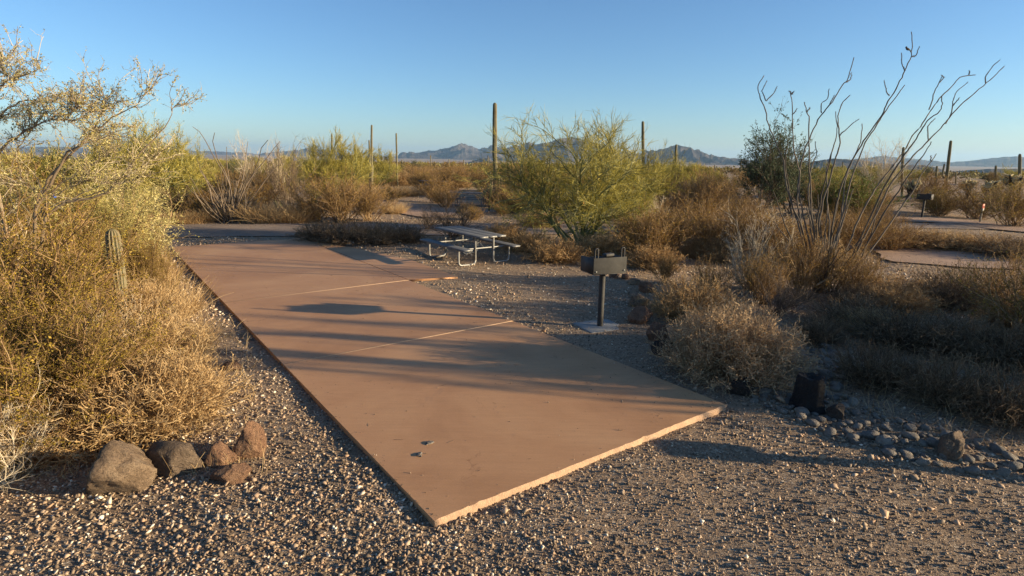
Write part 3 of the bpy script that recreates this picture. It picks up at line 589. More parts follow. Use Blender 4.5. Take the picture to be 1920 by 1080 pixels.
exec_list = [
 # left foreground mass
 ('creoY', 'creosote_bush', 35, 830, 560, 'yellow green creosote bush nearest the camera at the left edge', 'bush', 1.1),
 ('creoY', 'creosote_bush', -85, 760, 420, 'creosote bush cut by the left edge of the photo beside the pale tree', 'bush', 1.1),
 ('creoY', 'creosote_bush', 105, 700, 585, 'golden creosote bush right below the small ribbed cactus', 'bush', .8),
 ('creoY', 'creosote_bush', 292, 570, 452, 'golden creosote bush between the ribbed cactus and the concrete pad', 'bush', .6),
 ('creoY', 'creosote_bush', 65, 610, 380, 'creosote bush under the crown of the pale leaning tree', 'bush', .8),
 ('dryC', 'dry_shrub', -55, 640, 400, 'tall dry shrub at the left edge behind the nearest creosote', 'shrub', 1.0),
 ('creoY', 'creosote_bush', 233, 490, 385, 'yellow creosote bush left of the far left corner of the pad', 'bush', .8),
 ('creoY', 'creosote_bush', 190, 520, 412, 'creosote bush behind the small ribbed cactus', 'bush', .8),
 ('burS', 'bursage_bush', 286, 800, 640, 'straw coloured bursage bush just behind the two grey brown boulders', 'bush', 1.15),
 ('burA', 'bursage_bush', 190, 790, 650, 'dry bursage bush behind the largest left boulder', 'bush', 1.2),
 ('burS', 'bursage_bush', 321, 770, 640, 'pale bursage bush behind the rusty brown boulders', 'bush', .8),
 ('burA', 'bursage_bush', 85, 830, 700, 'grey twiggy bursage bush at the foot of the nearest creosote', 'bush', 1.1),
 ('burS', 'bursage_bush', 286, 690, 560, 'straw bursage bush halfway along the left side of the pad', 'bush', .95),
 ('burS', 'bursage_bush', 262, 620, 505, 'golden bursage bush left of the nearer concrete joint', 'bush', .85),
 ('burS', 'bursage_bush', 262, 560, 475, 'golden bursage bush left of the farther concrete joint', 'bush', .8),
 ('grassA', 'grass_clump', 329, 660, 590, 'dry grass clump on the gravel beside the left pad edge', 'grass', 1.3),
 ('grassB', 'grass_clump', 297, 590, 515, 'dry grass clump left of the pad near the long joint', 'grass', 1.3),
 ('grassA', 'grass_clump', 279, 540, 475, 'dry grass clump left of the dark pad rim', 'grass', 1.1),
 ('grassB', 'grass_clump', 262, 505, 450, 'dry grass clump close to the far left pad corner', 'grass', 1.1),
 ('dryA', 'dry_shrub', 223, 700, 560, 'leafless dry shrub among the golden bushes left of the pad', 'shrub', 1.1),
 ('dryA', 'dry_shrub', 15, 900, 720, 'bleached leafless shrub at the lower left edge', 'shrub', 1.0),
 ('grassA', 'grass_clump', 375, 745, 712, 'small tuft of dry grass left of the pad rim', 'grass', 1.0),
 # beyond the road, left
 ('paloD', 'palo_verde', 255, 415, 232, 'yellow green palo verde behind the leaning pale tree', 'tree', 1.2),
 ('paloD', 'palo_verde', 130, 420, 275, 'low palo verde behind the blue scrap at far left', 'tree', 1.2),
 ('paloD', 'palo_verde', 330, 405, 262, 'palo verde left of the fan shaped ocotillo', 'tree', .9),
 ('creoA', 'creosote_bush', 20, 430, 300, 'creosote bush beyond the road at far left', 'bush', 1.4),
 ('dryB', 'dry_shrub', 345, 410, 340, 'dark leafless shrub left of the fan shaped ocotillo', 'shrub', 1.1),
 ('grassA', 'grass_clump', 320, 416, 390, 'golden grass clump at the road edge left of the ocotillo', 'grass', 2.6),
 ('grassB', 'grass_clump', 365, 416, 392, 'tan grass clump at the road edge just left of the ocotillo foot', 'grass', 2.0),
 ('grassA', 'grass_clump', 392, 414, 385, 'tall golden grass clump touching the ocotillo foot', 'grass', 1.4),
 ('grassA', 'grass_clump', 478, 414, 376, 'golden grass clump right of the ocotillo foot', 'grass', 1.6),
 ('grassB', 'grass_clump', 515, 414, 375, 'golden grass clump second to the right of the ocotillo', 'grass', 1.8),
 ('grassA', 'grass_clump', 552, 414, 374, 'golden grass clump third to the right of the ocotillo', 'grass', 1.8),
 ('creoR', 'creosote_bush', 480, 398, 325, 'brown creosote bush behind the ocotillo', 'bush', 1.1),
 ('dryC', 'dry_shrub', 505, 395, 268, 'tall bare shrub right behind the fan shaped ocotillo', 'shrub', .8),
 ('dryB', 'dry_shrub', 545, 400, 280, 'dark bare shrub between ocotillo and bright palo verde', 'shrub', .8),
 ('paloB', 'palo_verde', 525, 388, 285, 'thin palo verde between ocotillo and bright palo verde', 'tree', .8),
 ('paloD', 'palo_verde', 635, 385, 252, 'bright yellow green palo verde left of the tall twin saguaro', 'tree', .95),
 ('paloD', 'palo_verde', 705, 355, 275, 'small palo verde around the thin saguaros left of centre', 'tree', 1.0),
 ('paloD', 'palo_verde', 590, 380, 285, 'low dark palo verde at the left side of the bright one', 'tree', .9),
 ('creoR', 'creosote_bush', 640, 418, 335, 'big rusty creosote bush right beside the road in front of the bright palo verde', 'bush', 1.2),
 ('creoR', 'creosote_bush', 690, 414, 345, 'rusty creosote bush left of the pale grass tuft', 'bush', 1.0),
 ('creoS', 'creosote_bush', 590, 416, 350, 'brown creosote bush right of the golden grass row', 'bush', 1.0),
 ('grassA', 'grass_clump', 740, 400, 375, 'pale golden grass tuft beside the neighbouring pad', 'grass', 1.3),
 ('grassA', 'grass_clump', 727, 368, 345, 'pale grass clump behind the neighbouring pad', 'grass', 2.4),
 ('grassA', 'grass_clump', 765, 366, 346, 'pale grass clump right behind the neighbouring pad', 'grass', 2.4),
 # behind pad and table
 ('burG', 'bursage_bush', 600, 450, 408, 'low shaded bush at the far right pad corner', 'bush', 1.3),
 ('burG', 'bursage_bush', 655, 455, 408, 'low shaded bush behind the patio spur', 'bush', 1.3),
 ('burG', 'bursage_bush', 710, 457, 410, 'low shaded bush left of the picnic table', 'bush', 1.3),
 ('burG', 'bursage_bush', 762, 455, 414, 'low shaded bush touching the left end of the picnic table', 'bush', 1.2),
 ('dryB', 'dry_shrub', 850, 445, 375, 'dark leafless shrub right behind the picnic table', 'shrub', 1.3),
 ('dryB', 'dry_shrub', 800, 430, 385, 'dark leafless shrub behind the left end of the table', 'shrub', 1.3),
 ('burA', 'bursage_bush', 945, 450, 412, 'tan bursage bush right of the table top', 'bush', 1.2),
 ('burA', 'bursage_bush', 985, 470, 425, 'tan bursage bush between table and palo verde', 'bush', 1.2),
 ('creoR', 'creosote_bush', 905, 360, 318, 'rusty creosote bush in front of the tall saguaro', 'bush', 1.2),
 ('creoR', 'creosote_bush', 850, 356, 315, 'rusty creosote bush left of the tall saguaro', 'bush', 1.4),
 ('creoS', 'creosote_bush', 950, 400, 345, 'brown creosote bush right of the distant grill', 'bush', 1.2),
 ('creoR', 'creosote_bush', 975, 372, 310, 'rusty creosote bush right of the tall saguaro', 'bush', 1.3),
 ('paloB', 'palo_verde', 975, 345, 290, 'pale palo verde right behind the tall saguaro', 'tree', 1.4),
 ('burA', 'bursage_bush', 1010, 425, 390, 'tan bush left behind the big palo verde', 'bush', 1.3),
 # centre right
 ('paloA', 'palo_verde', 1085, 468, 225, 'big many stemmed palo verde behind the grill', 'tree', 1.1),
 ('paloB', 'palo_verde', 1185, 440, 240, 'palo verde right behind the biggest one', 'tree', .75),
 ('burA', 'bursage_bush', 1045, 490, 440, 'bursage bush at the left foot of the big palo verde', 'bush', 1.3),
 ('burS', 'bursage_bush', 1125, 480, 430, 'golden bursage bush at the right foot of the big palo verde', 'bush', 1.3),
 ('creoS', 'creosote_bush', 1190, 478, 415, 'brown creosote bush right behind the grill box', 'bush', 1.0),
 ('creoR', 'creosote_bush', 1260, 470, 398, 'rusty creosote bush right of the big palo verde', 'bush', 1.1),
 ('creoR', 'creosote_bush', 1330, 480, 380, 'rusty creosote bush in the middle of the brown thicket', 'bush', 1.1),
 ('creoS', 'creosote_bush', 1400, 490, 400, 'brown creosote bush left of the big ocotillo', 'bush', 1.1),
 ('creoR', 'creosote_bush', 1246, 530, 480, 'rusty creosote bush behind the row of boulders', 'bush', .8),
 ('burA', 'bursage_bush', 1225, 500, 450, 'tan bursage bush at the gravel edge right of the grill', 'bush', 1.1),
 ('creoS', 'creosote_bush', 1330, 560, 492, 'brown creosote bush behind the rounded tan bush', 'bush', .8),
 ('creoR', 'creosote_bush', 1430, 570, 480, 'rusty creosote bush at the left foot of the ocotillo', 'bush', .9),
 ('burA', 'bursage_bush', 1300, 595, 510, 'dry bursage bush behind the rounded tan bush', 'bush', 1.1),
 ('domeA', 'bursage_bush', 1370, 698, 548, 'rounded tan bursage bush right of the grill in low sun', 'bush', 1.0),
 ('domeA', 'bursage_bush', 1322, 650, 575, 'tan bursage bush beside the split orange boulder', 'bush', .9),
 ('dryA', 'dry_shrub', 1400, 545, 400, 'pale leafless shrub left of the big ocotillo', 'shrub', .7),
 ('dryA', 'dry_shrub', 1215, 430, 360, 'pale leafless shrub right of the twin palo verdes', 'shrub', .9),
 ('dryB', 'dry_shrub', 1260, 412, 350, 'dark leafless shrub near the far road right of the palo verdes', 'shrub', 1.0),
 ('creoR', 'creosote_bush', 1310, 410, 330, 'rusty creosote bush beyond the road left of the dark mesquite', 'bush', 1.2),
 ('creoR', 'creosote_bush', 1250, 395, 335, 'rusty creosote bush beyond the road behind the palo verdes', 'bush', 1.3),
 ('mesqA', 'mesquite_tree', 1425, 408, 228, 'dark green mesquite tree left behind the ocotillo', 'tree', .75),
 ('mesqA', 'mesquite_tree', 1480, 400, 262, 'smaller dark mesquite seen through the ocotillo stems', 'tree', .9),
 ('greenA', 'green_bush', 1595, 408, 335, 'fresh green bush seen through the ocotillo stems', 'bush', 1.0),
 ('greenA', 'green_bush', 1545, 404, 345, 'green bush close behind the left ocotillo stems', 'bush', .9),
 ('dryC', 'dry_shrub', 1645, 372, 272, 'tall bare shrub right of the ocotillo against the hills', 'shrub', 1.0),
 ('creoR', 'creosote_bush', 1735, 378, 330, 'rusty creosote bush behind the distant grill at right', 'bush', 1.8),
 ('creoS', 'creosote_bush', 1830, 410, 350, 'brown creosote bush behind the red tipped marker post', 'bush', 1.3),
 ('creoA', 'creosote_bush', 1900, 425, 350, 'olive creosote bush cut by the right edge above the pads', 'bush', 1.3),
 ('creoS', 'creosote_bush', 1870, 388, 352, 'brown creosote bush in front of the golden chollas', 'bush', 1.0),
 ('chollaA', 'cholla_cactus', 1900, 376, 312, 'golden spined cholla cut by the right edge', 'cactus', 1.2),
 ('chollaB', 'cholla_cactus', 1812, 374, 326, 'golden spined cholla left of the other two', 'cactus', 1.5),
 ('chollaA', 'cholla_cactus', 1846, 376, 328, 'golden spined cholla between the other two', 'cactus', 1.2),
 ('chollaB', 'cholla_cactus', 1700, 378, 325, 'golden cholla behind the ocotillo stems', 'cactus', 1.0),
 ('burA', 'bursage_bush', 1700, 462, 420, 'bursage bush between the two pink pads at right', 'bush', 1.8),
 ('burS', 'bursage_bush', 1770, 465, 428, 'straw bush between the pink pads left of the marker', 'bush', 1.8),
 ('burA', 'bursage_bush', 1850, 475, 432, 'brown bush between the pink pads under the marker', 'bush', 1.8),
 ('burG', 'bursage_bush', 1920, 485, 438, 'shaded bush between the pink pads at the right edge', 'bush', 1.8),
 ('creoS', 'creosote_bush', 1660, 470, 410, 'thin brown bush right of the ocotillo stems', 'bush', 1.2),
 # right foreground
 ('creoR', 'creosote_bush', 1500, 560, 450, 'rusty bush wrapped round the ocotillo foot', 'bush', .9),
 ('creoR', 'creosote_bush', 1600, 560, 470, 'rusty bush right of the ocotillo foot', 'bush', .9),
 ('creoS', 'creosote_bush', 1880, 590, 480, 'brown creosote bush at the right edge below the pink pad', 'bush', 1.0),
 ('creoA', 'creosote_bush', 1950, 640, 480, 'olive creosote bush leaving the frame at right', 'bush', 1.0),
 ('burA', 'bursage_bush', 1680, 560, 510, 'tan bursage bush right of the ocotillo below the pad', 'bush', 1.5),
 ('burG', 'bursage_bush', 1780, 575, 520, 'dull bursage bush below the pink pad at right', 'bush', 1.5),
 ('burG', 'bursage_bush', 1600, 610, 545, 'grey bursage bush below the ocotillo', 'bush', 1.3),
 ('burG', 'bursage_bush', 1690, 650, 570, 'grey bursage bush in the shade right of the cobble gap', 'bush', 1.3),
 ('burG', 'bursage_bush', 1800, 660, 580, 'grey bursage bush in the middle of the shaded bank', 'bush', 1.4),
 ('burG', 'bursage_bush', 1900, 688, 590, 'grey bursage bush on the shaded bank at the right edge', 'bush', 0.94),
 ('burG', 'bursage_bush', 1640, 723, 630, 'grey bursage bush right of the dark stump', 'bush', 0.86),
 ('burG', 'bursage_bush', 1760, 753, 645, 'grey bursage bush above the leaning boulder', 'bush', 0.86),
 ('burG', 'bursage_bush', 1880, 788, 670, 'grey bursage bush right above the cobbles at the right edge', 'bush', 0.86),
 ('burG', 'bursage_bush', 1530, 640, 580, 'small dark bush above the cobble gap', 'bush', 1.0),
 ('dryB', 'dry_shrub', 1450, 590, 510, 'dark dead shrub under the ocotillo', 'shrub', 1.2),
]
for kd, nm, bx, by, ty, lb, ct, w in exec_list:
    if by - ty > 0 : plant_px(kd, nm, bx, by, ty, lb, ct, None, w)

# shrubs and trees just outside the frame on the right, whose shade falls across the pad
for k_, nm, x, y, h, w_, lb in [
    ('clumpS', 'palo_verde', 10.2, 5.4, 3.3, .45, 'palo verde outside the frame nearest the right foreground'),
    ('clumpS', 'palo_verde', 12.4, 4.9, 4.1, .42, 'palo verde outside the frame second nearest'),
    ('clumpS', 'palo_verde', 16.0, 4.4, 4.9, .4, 'palo verde outside the frame farther right'),
    ('clumpS', 'palo_verde', 13.6, 4.35, 4.1, .32, 'slim palo verde outside the frame closest to the camera line'),
    ('clumpS', 'palo_verde', 18.5, 5.2, 5.2, .45, 'tall palo verde outside the frame farthest right'),
    ('clumpS', 'palo_verde', 11.6, 6.3, 3.5, .5, 'palo verde outside the frame between the nearest and the others'),
    ('clumpS', 'palo_verde', 14.0, 7.2, 3.8, .7, 'palo verde outside the frame behind the nearest one'),
    ('bareS', 'dry_shrub', 9.2, 6.3, 2.4, .7, 'stout leafless shrub outside the frame nearest the road edge'),
    ('bareS', 'dry_shrub', 11.4, 7.8, 3.0, .8, 'tall stout leafless shrub outside the frame in the middle'),
    ('creoB', 'creosote_bush', 8.2, 5.9, 1.2, 1, 'creosote bush outside the frame beside the shaded bank'),
    ('creoB', 'creosote_bush', 9.0, 7.6, 1.4, 1, 'creosote bush outside the frame right of the shaded bank')]:
    plant(k_, nm, (x, y, float(gz(x, y))), h, lb, 'tree' if 'bush' not in nm else 'bush', None, w_)

# brown thicket left and right of the big ocotillo
trng = np.random.default_rng(606)
for i in range(78):
    if 36 <= i < 46: continue
    if i >= 46: bx, by = (trng.uniform(700, 965), trng.uniform(332, 352)) if i < 66 else (trng.uniform(870, 1010), trng.uniform(375, 440)); h_ = trng.uniform(.8, 1.3) if i < 66 else trng.uniform(.45, .7)
    elif i < 30: bx, by = trng.uniform(1180, 1650), trng.uniform(408, 500); h_ = trng.uniform(.8, 1.25)
    else: bx, by = trng.uniform(1600, 1950), trng.uniform(515, 640); h_ = trng.uniform(.4, .7)
    p = at(bx, by)
    if in_any(p[None, :2], padw + [road_poly])[0]: continue
    if i >= 46:
        plant(['creoR', 'creoA', 'burA', 'creoS'][trng.integers(4)], 'dry_bush', p, h_, 'low brown bush among many in the open ground left of the big palo verde', 'bush', 'bushes round the distant picnic tables', trng.uniform(1.0, 1.4)); continue
    kk = (['creoR', 'creoS', 'burA', 'creoR', 'dryA', 'burS'] if i < 30 else ['burA', 'burG', 'burA', 'burS'])[trng.integers(6 if i < 30 else 4)]
    plant(kk, 'dry_bush', p, h_ * (.65 if kk[:3] == 'bur' and i < 30 else 1), 'dry brown bush among many in the thicket around the big ocotillo' if i < 30 else 'low dry bush among many on the bank below the pink pad', 'bush', 'brown thicket around the big ocotillo' if i < 30 else 'low bushes on the right bank', trng.uniform(1.0, 1.4))

# ------------------------------------------------------------------ field of shrubs beyond the road
frng = np.random.default_rng(2024)
def ok_field(p):
    q = np.array([p]); return not in_any(q, padw + [road_poly, slab_poly])[0]
cnt = {'c': 0, 'p': 0}
fieldk = [('creoA', 'creosote_bush'), ('creoR', 'creosote_bush'), ('creoS', 'creosote_bush'), ('creoB', 'creosote_bush'), ('creoR', 'creosote_bush')]
tries = 0
while cnt['c'] < 285 and tries < 5000:
    tries += 1
    mid = frng.random() < .35
    th = math.radians(frng.uniform(-12, 3) if mid else frng.uniform(-46, 46)); d = (29 if mid else 25) * math.exp(frng.random() * math.log(6.5)); x, y = math.sin(th) * d, math.cos(th) * d
    if y < 24 + .1 * x or not ok_field((x, y)): continue
    px_ = 960 + FPX * x / y
    if 690 < px_ < 860 and d < 44 and frng.random() < .6: continue     # open ground round the far tables
    if (870 < px_ < 965 and d < 55) or (1760 < px_ < 1960 and d < 50): continue
    kk = fieldk[frng.integers(len(fieldk))]
    plant(kk[0], 'creosote_bush', (x, y, float(gz(x, y))), frng.uniform(.8, 1.55), 'creosote bush in the scrub beyond the campground road', 'bush', 'creosote bushes in the scrub beyond the road', frng.uniform(.9, 1.4)); cnt['c'] += 1
while cnt['p'] < 150:
    th = math.radians(frng.uniform(-46, 46)); d = 38 * math.exp(frng.random() * math.log(7)); x, y = math.sin(th) * d, math.cos(th) * d
    if not ok_field((x, y)) or y < 30: continue
    px_ = 960 + FPX * x / y
    if (740 < px_ < 990 and d < 50) or (1690 < px_ < 1960 and d < 62): continue
    plant(['paloD', 'paloB', 'mesqA', 'paloD'][frng.integers(4)], 'palo_verde', (x, y, float(gz(x, y))), (frng.uniform(1.3, 1.9) if 690 < px_ < 960 or 1290 < px_ < 1400 else frng.uniform(1.6, 2.6)), 'low tree in the scrub far beyond the campground road', 'tree', 'low trees scattered in the far scrub', frng.uniform(.9, 1.3)); cnt['p'] += 1
# far scrub, too many and too small to count
N = 3400; th = np.radians(frng.uniform(-48, 48, N)); d = 120 * np.exp(frng.random(N) * math.log(14)); X, Y = np.sin(th) * d, np.cos(th) * d
g = Geo(); Z = gz(X, Y)
nb = 26
c = np.stack([X, Y, Z], 1); hh = frng.uniform(.7, 1.7, N)
off = nrm(frng.normal(size=(N, nb, 3))) * frng.random((N, nb, 1)) ** .4; off[..., 2] = np.abs(off[..., 2])
C = c[:, None] + off * hh[:, None, None] * np.array([.9, .9, .95]); vv = np.clip(frng.random(N)[:, None] + frng.normal(size=(N, nb)) * .12, 0, 1)
leaves(g, C.reshape(-1, 3), np.repeat(.2 * (1 + d / 700), nb), frng, vv.ravel(), .7)
obj('desert_scrub', g.mesh('desert_scrub', M['scrub']), kind='stuff')

# low litter and dry ground cover between the bushes
N = 26000; th = np.radians(frng.uniform(-46, 46, N)); d = 4.5 * np.exp(frng.random(N) * math.log(12)); P = np.stack([np.sin(th) * d, np.cos(th) * d], 1)
open_gravel = [[at(*p)[:2] for p in [(300, 470), (470, 640), (500, 900), (-200, 900), (-200, 1200), (2200, 1200), (2200, 930), (1500, 760), (1240, 660), (1200, 520), (960, 480), (700, 450), (560, 440), (300, 440)]]]
keep = ~in_any(P, [slab_poly, road_poly] + padw + open_gravel); P = P[keep]; d = d[keep]
n = len(P); base = np.column_stack([P, gz(P[:, 0], P[:, 1]) - .01]); r = frng
B, R = grow(r, base, cone(r, n, 0, 75), r.uniform(.06, .26, n), .0022 * np.clip(d / 8, 1, 4), .001, 3, .25, -.05); g = Geo(); ribbons(g, B, R, r.random(n), r)
obj('dry_ground_cover', g.mesh('dry_ground_cover', M['straw']), kind='stuff')

# ------------------------------------------------------------------ saguaros
def ribbed(pts, rad, ribs=12, depth=.16, k=4, dome=True, seed=0):
    """ribbed column along pts with radii rad, closed by a dome"""
    r = np.random.default_rng(seed); pts = np.array(pts, float); rad = np.array(rad, float)
    n = max(8, int(len(pts) * 4)); t = np.linspace(0, len(pts) - 1, n); P = np.stack([np.interp(t, np.arange(len(pts)), pts[:, i]) for i in range(3)], 1); R = np.interp(t, np.arange(len(pts)), rad)
    R = R * (1 + r.normal(size=n) * .015)
    if dome:
        T = nrm((P[-1] - P[-2])[None])[0]; a = np.radians([25, 50, 70, 84]); P = np.vstack([P, [P[-1] + T * R[-1] * math.sin(x) * 1.1 for x in a]]); R = np.append(R, [R[-1] * math.cos(x) for x in a])
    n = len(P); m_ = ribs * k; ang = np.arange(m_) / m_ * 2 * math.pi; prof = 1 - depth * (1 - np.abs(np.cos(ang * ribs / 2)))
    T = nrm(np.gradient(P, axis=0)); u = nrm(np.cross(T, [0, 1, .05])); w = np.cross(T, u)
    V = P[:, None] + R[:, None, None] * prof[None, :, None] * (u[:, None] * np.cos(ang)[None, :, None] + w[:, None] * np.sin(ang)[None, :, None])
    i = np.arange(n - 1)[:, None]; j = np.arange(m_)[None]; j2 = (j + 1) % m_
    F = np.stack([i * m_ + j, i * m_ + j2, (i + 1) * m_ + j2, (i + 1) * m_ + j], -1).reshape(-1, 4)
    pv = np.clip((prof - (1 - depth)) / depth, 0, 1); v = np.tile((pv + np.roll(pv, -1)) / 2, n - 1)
    g = Geo(); g.add(V, F, v); return g
def saguaro(bx, by, tx, ty, wpx, label, name='saguaro', group=None, arms=(), ribs=12, taper=1.0, depth=.16):
    b = at(bx, by); Y = b[1]; top = at_depth(tx, ty, Y); pxm = mpp(b); R = wpx / 2 * pxm * .9
    H = top[2] - b[2]; dx = top[0] - b[0]
    n = 7; s = np.linspace(0, 1, n); r = np.random.default_rng(int(bx * 7 + by))
    wob = np.cumsum(r.normal(size=n)) * R * .22; wob -= wob[0]
    pts = np.stack([dx * s + wob - wob[-1] * s, wob * .4, H * s - .1 * (s == 0)], 1); rad = R * (np.interp(s, [0, .12, .35, .8, 1], [.85, .9, 1, 1, .88])) * (1 + (taper - 1) * s)
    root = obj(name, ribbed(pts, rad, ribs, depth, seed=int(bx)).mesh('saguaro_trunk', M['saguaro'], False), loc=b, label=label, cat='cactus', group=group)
    for (h0, side, ln, hgt) in arms:
        p0 = np.array([dx * h0, 0, H * h0]); q = [p0, p0 + [side * R * 2.0, 0, -R * .1], p0 + [side * R * 3.2, 0, R * 1.0], p0 + [side * R * 3.4, 0, ln * .5 * H], p0 + [side * R * 3.3, 0, ln * H]]
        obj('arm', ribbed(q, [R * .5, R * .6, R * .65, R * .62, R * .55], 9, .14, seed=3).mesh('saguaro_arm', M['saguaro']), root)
    return root
saguaro(927, 372, 928, 197, 9.5, 'tallest saguaro, a bare thick column near the middle of the view', depth=.22)
saguaro(698, 372, 697, 236, 4.5, 'tall thin saguaro rising over the bright palo verde')
saguaro(694, 366, 692, 264, 3.6, 'thin saguaro close to the left side of the tall thin one')
saguaro(697, 372, 697, 312, 7.5, 'short thick saguaro with a pale rounded top', taper=1.1)
saguaro(746, 350, 743, 251, 3.6, 'lone thin saguaro between the palo verdes and the tallest one')
saguaro(622, 350, 622, 252, 3.5, 'saguaro tip poking out of the bright palo verde')
saguaro(1207, 400, 1206, 230, 6.5, 'saguaro standing inside the right palo verde crown')
saguaro(1264, 352, 1268, 273, 5.5, 'saguaro in front of the bluish peak with a stub arm', arms=[(.3, 1, .3, .3)])
saguaro(1771, 372, 1783, 266, 6, 'leaning saguaro right of the ocotillo with a short arm', arms=[(.38, -1, .22, .2)])
saguaro(1691, 372, 1694, 278, 5.5, 'saguaro behind the right ocotillo stems')
saguaro(1913, 350, 1912, 291, 6, 'saguaro at the right edge above the cholla')
saguaro(1755, 345, 1757, 313, 4.5, 'short saguaro left of the leaning one')
saguaro(1867, 345, 1867, 312, 4.5, 'short saguaro between the leaning one and the right edge')
saguaro(66, 300, 65, 268, 2.6, 'distant saguaro on the far left plain')
for i, (bx, by, ty, w) in enumerate([(808, 318, 292, 2), (842, 325, 299, 2), (753, 320, 300, 2), (870, 322, 300, 2), (915, 325, 292, 2), (1297, 330, 308, 2.5), (1310, 330, 312, 2.5), (1340, 334, 310, 2.5), (1225, 330, 306, 2), (1390, 330, 302, 2.5), (1580, 345, 305, 3), (1792, 345, 325, 3), (1320, 336, 311, 2), (885, 321, 304, 1.8), (990, 325, 303, 2), (728, 322, 302, 2)]):
    saguaro(bx, by, bx + (i % 3 - 1) * .8, ty, w, 'small distant saguaro sticking out of the scrub', group='distant saguaros in the scrub', ribs=8)
# small columns at the foot of the tallest saguaro
og = [(914, 372, 345, 2.6), (919, 374, 322, 2.6), (922, 376, 330, 2.6), (935, 376, 326, 2.8), (939, 374, 330, 2.6), (943, 372, 350, 2.2)]
b0 = at(930, 376)
oproot = obj('organ_pipe_cactus', None, loc=b0, label='cluster of slim cactus columns at the foot of the tallest saguaro', cat='cactus')
for i, (x, y, ty, w) in enumerate(og):
    b = at(x, y); H = height_for(x, y, ty); R = w / 2 * np.linalg.norm(b) / FPX * .95; q = [b - b0 + [0, 0, H * s - .1 * (s == 0)] for s in (0, .3, .7, 1)]
    obj('column', ribbed(q, [R] * 4, 8, .15, seed=i).mesh('cactus_column', M['saguaro']), oproot)
# young ribbed cactus at left, with spines
b = at(236, 628); Y = b[1]; topp = at_depth(210, 432, Y)
q = [b * 0, np.array([-.02, 0, .35]), np.array([-.06, 0, .7]), (topp - b) * [.9, 1, .95], topp - b - [0, 0, .06]]
L = np.linalg.norm(topp - b); D_ = (topp - b)
q = [np.array([D_[0] * s ** 1.8 * (1.0), 0, D_[2] * s - .08 * (s == 0)]) for s in (0, .2, .4, .6, .8, .95)]
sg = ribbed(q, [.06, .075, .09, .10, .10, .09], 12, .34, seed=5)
yc = obj('young_saguaro', sg.mesh('young_saguaro_body', M['saguaro']), loc=b, label='young ribbed saguaro leaning in the bushes left of the pad', cat='cactus')
r = np.random.default_rng(4); n = 900; tt = r.random(n) * 5; ii = np.minimum(tt.astype(int), 4); f = (tt - ii)[:, None]; qa = np.array(q); c = qa[ii] * (1 - f) + qa[ii + 1] * f
a = np.round(r.random(n) * 12) / 12 * 2 * math.pi; dr = np.stack([np.cos(a), np.sin(a), np.zeros(n)], 1); rad = np.interp(tt, range(6), [.05, .065, .08, .09, .09, .08])[:, None]
c = c + dr * rad * .97; dd = nrm(dr + r.normal(size=(n, 3)) * .5); g = Geo(); ribbons(g, np.stack([c, c + dd * .025, c + dd * .05], 1), np.tile([.0012, .001, .0003], (n, 1)), r.random(n) * .5 + .5, r)
obj('spines', g.mesh('cactus_spines', M['cholla']), yc)

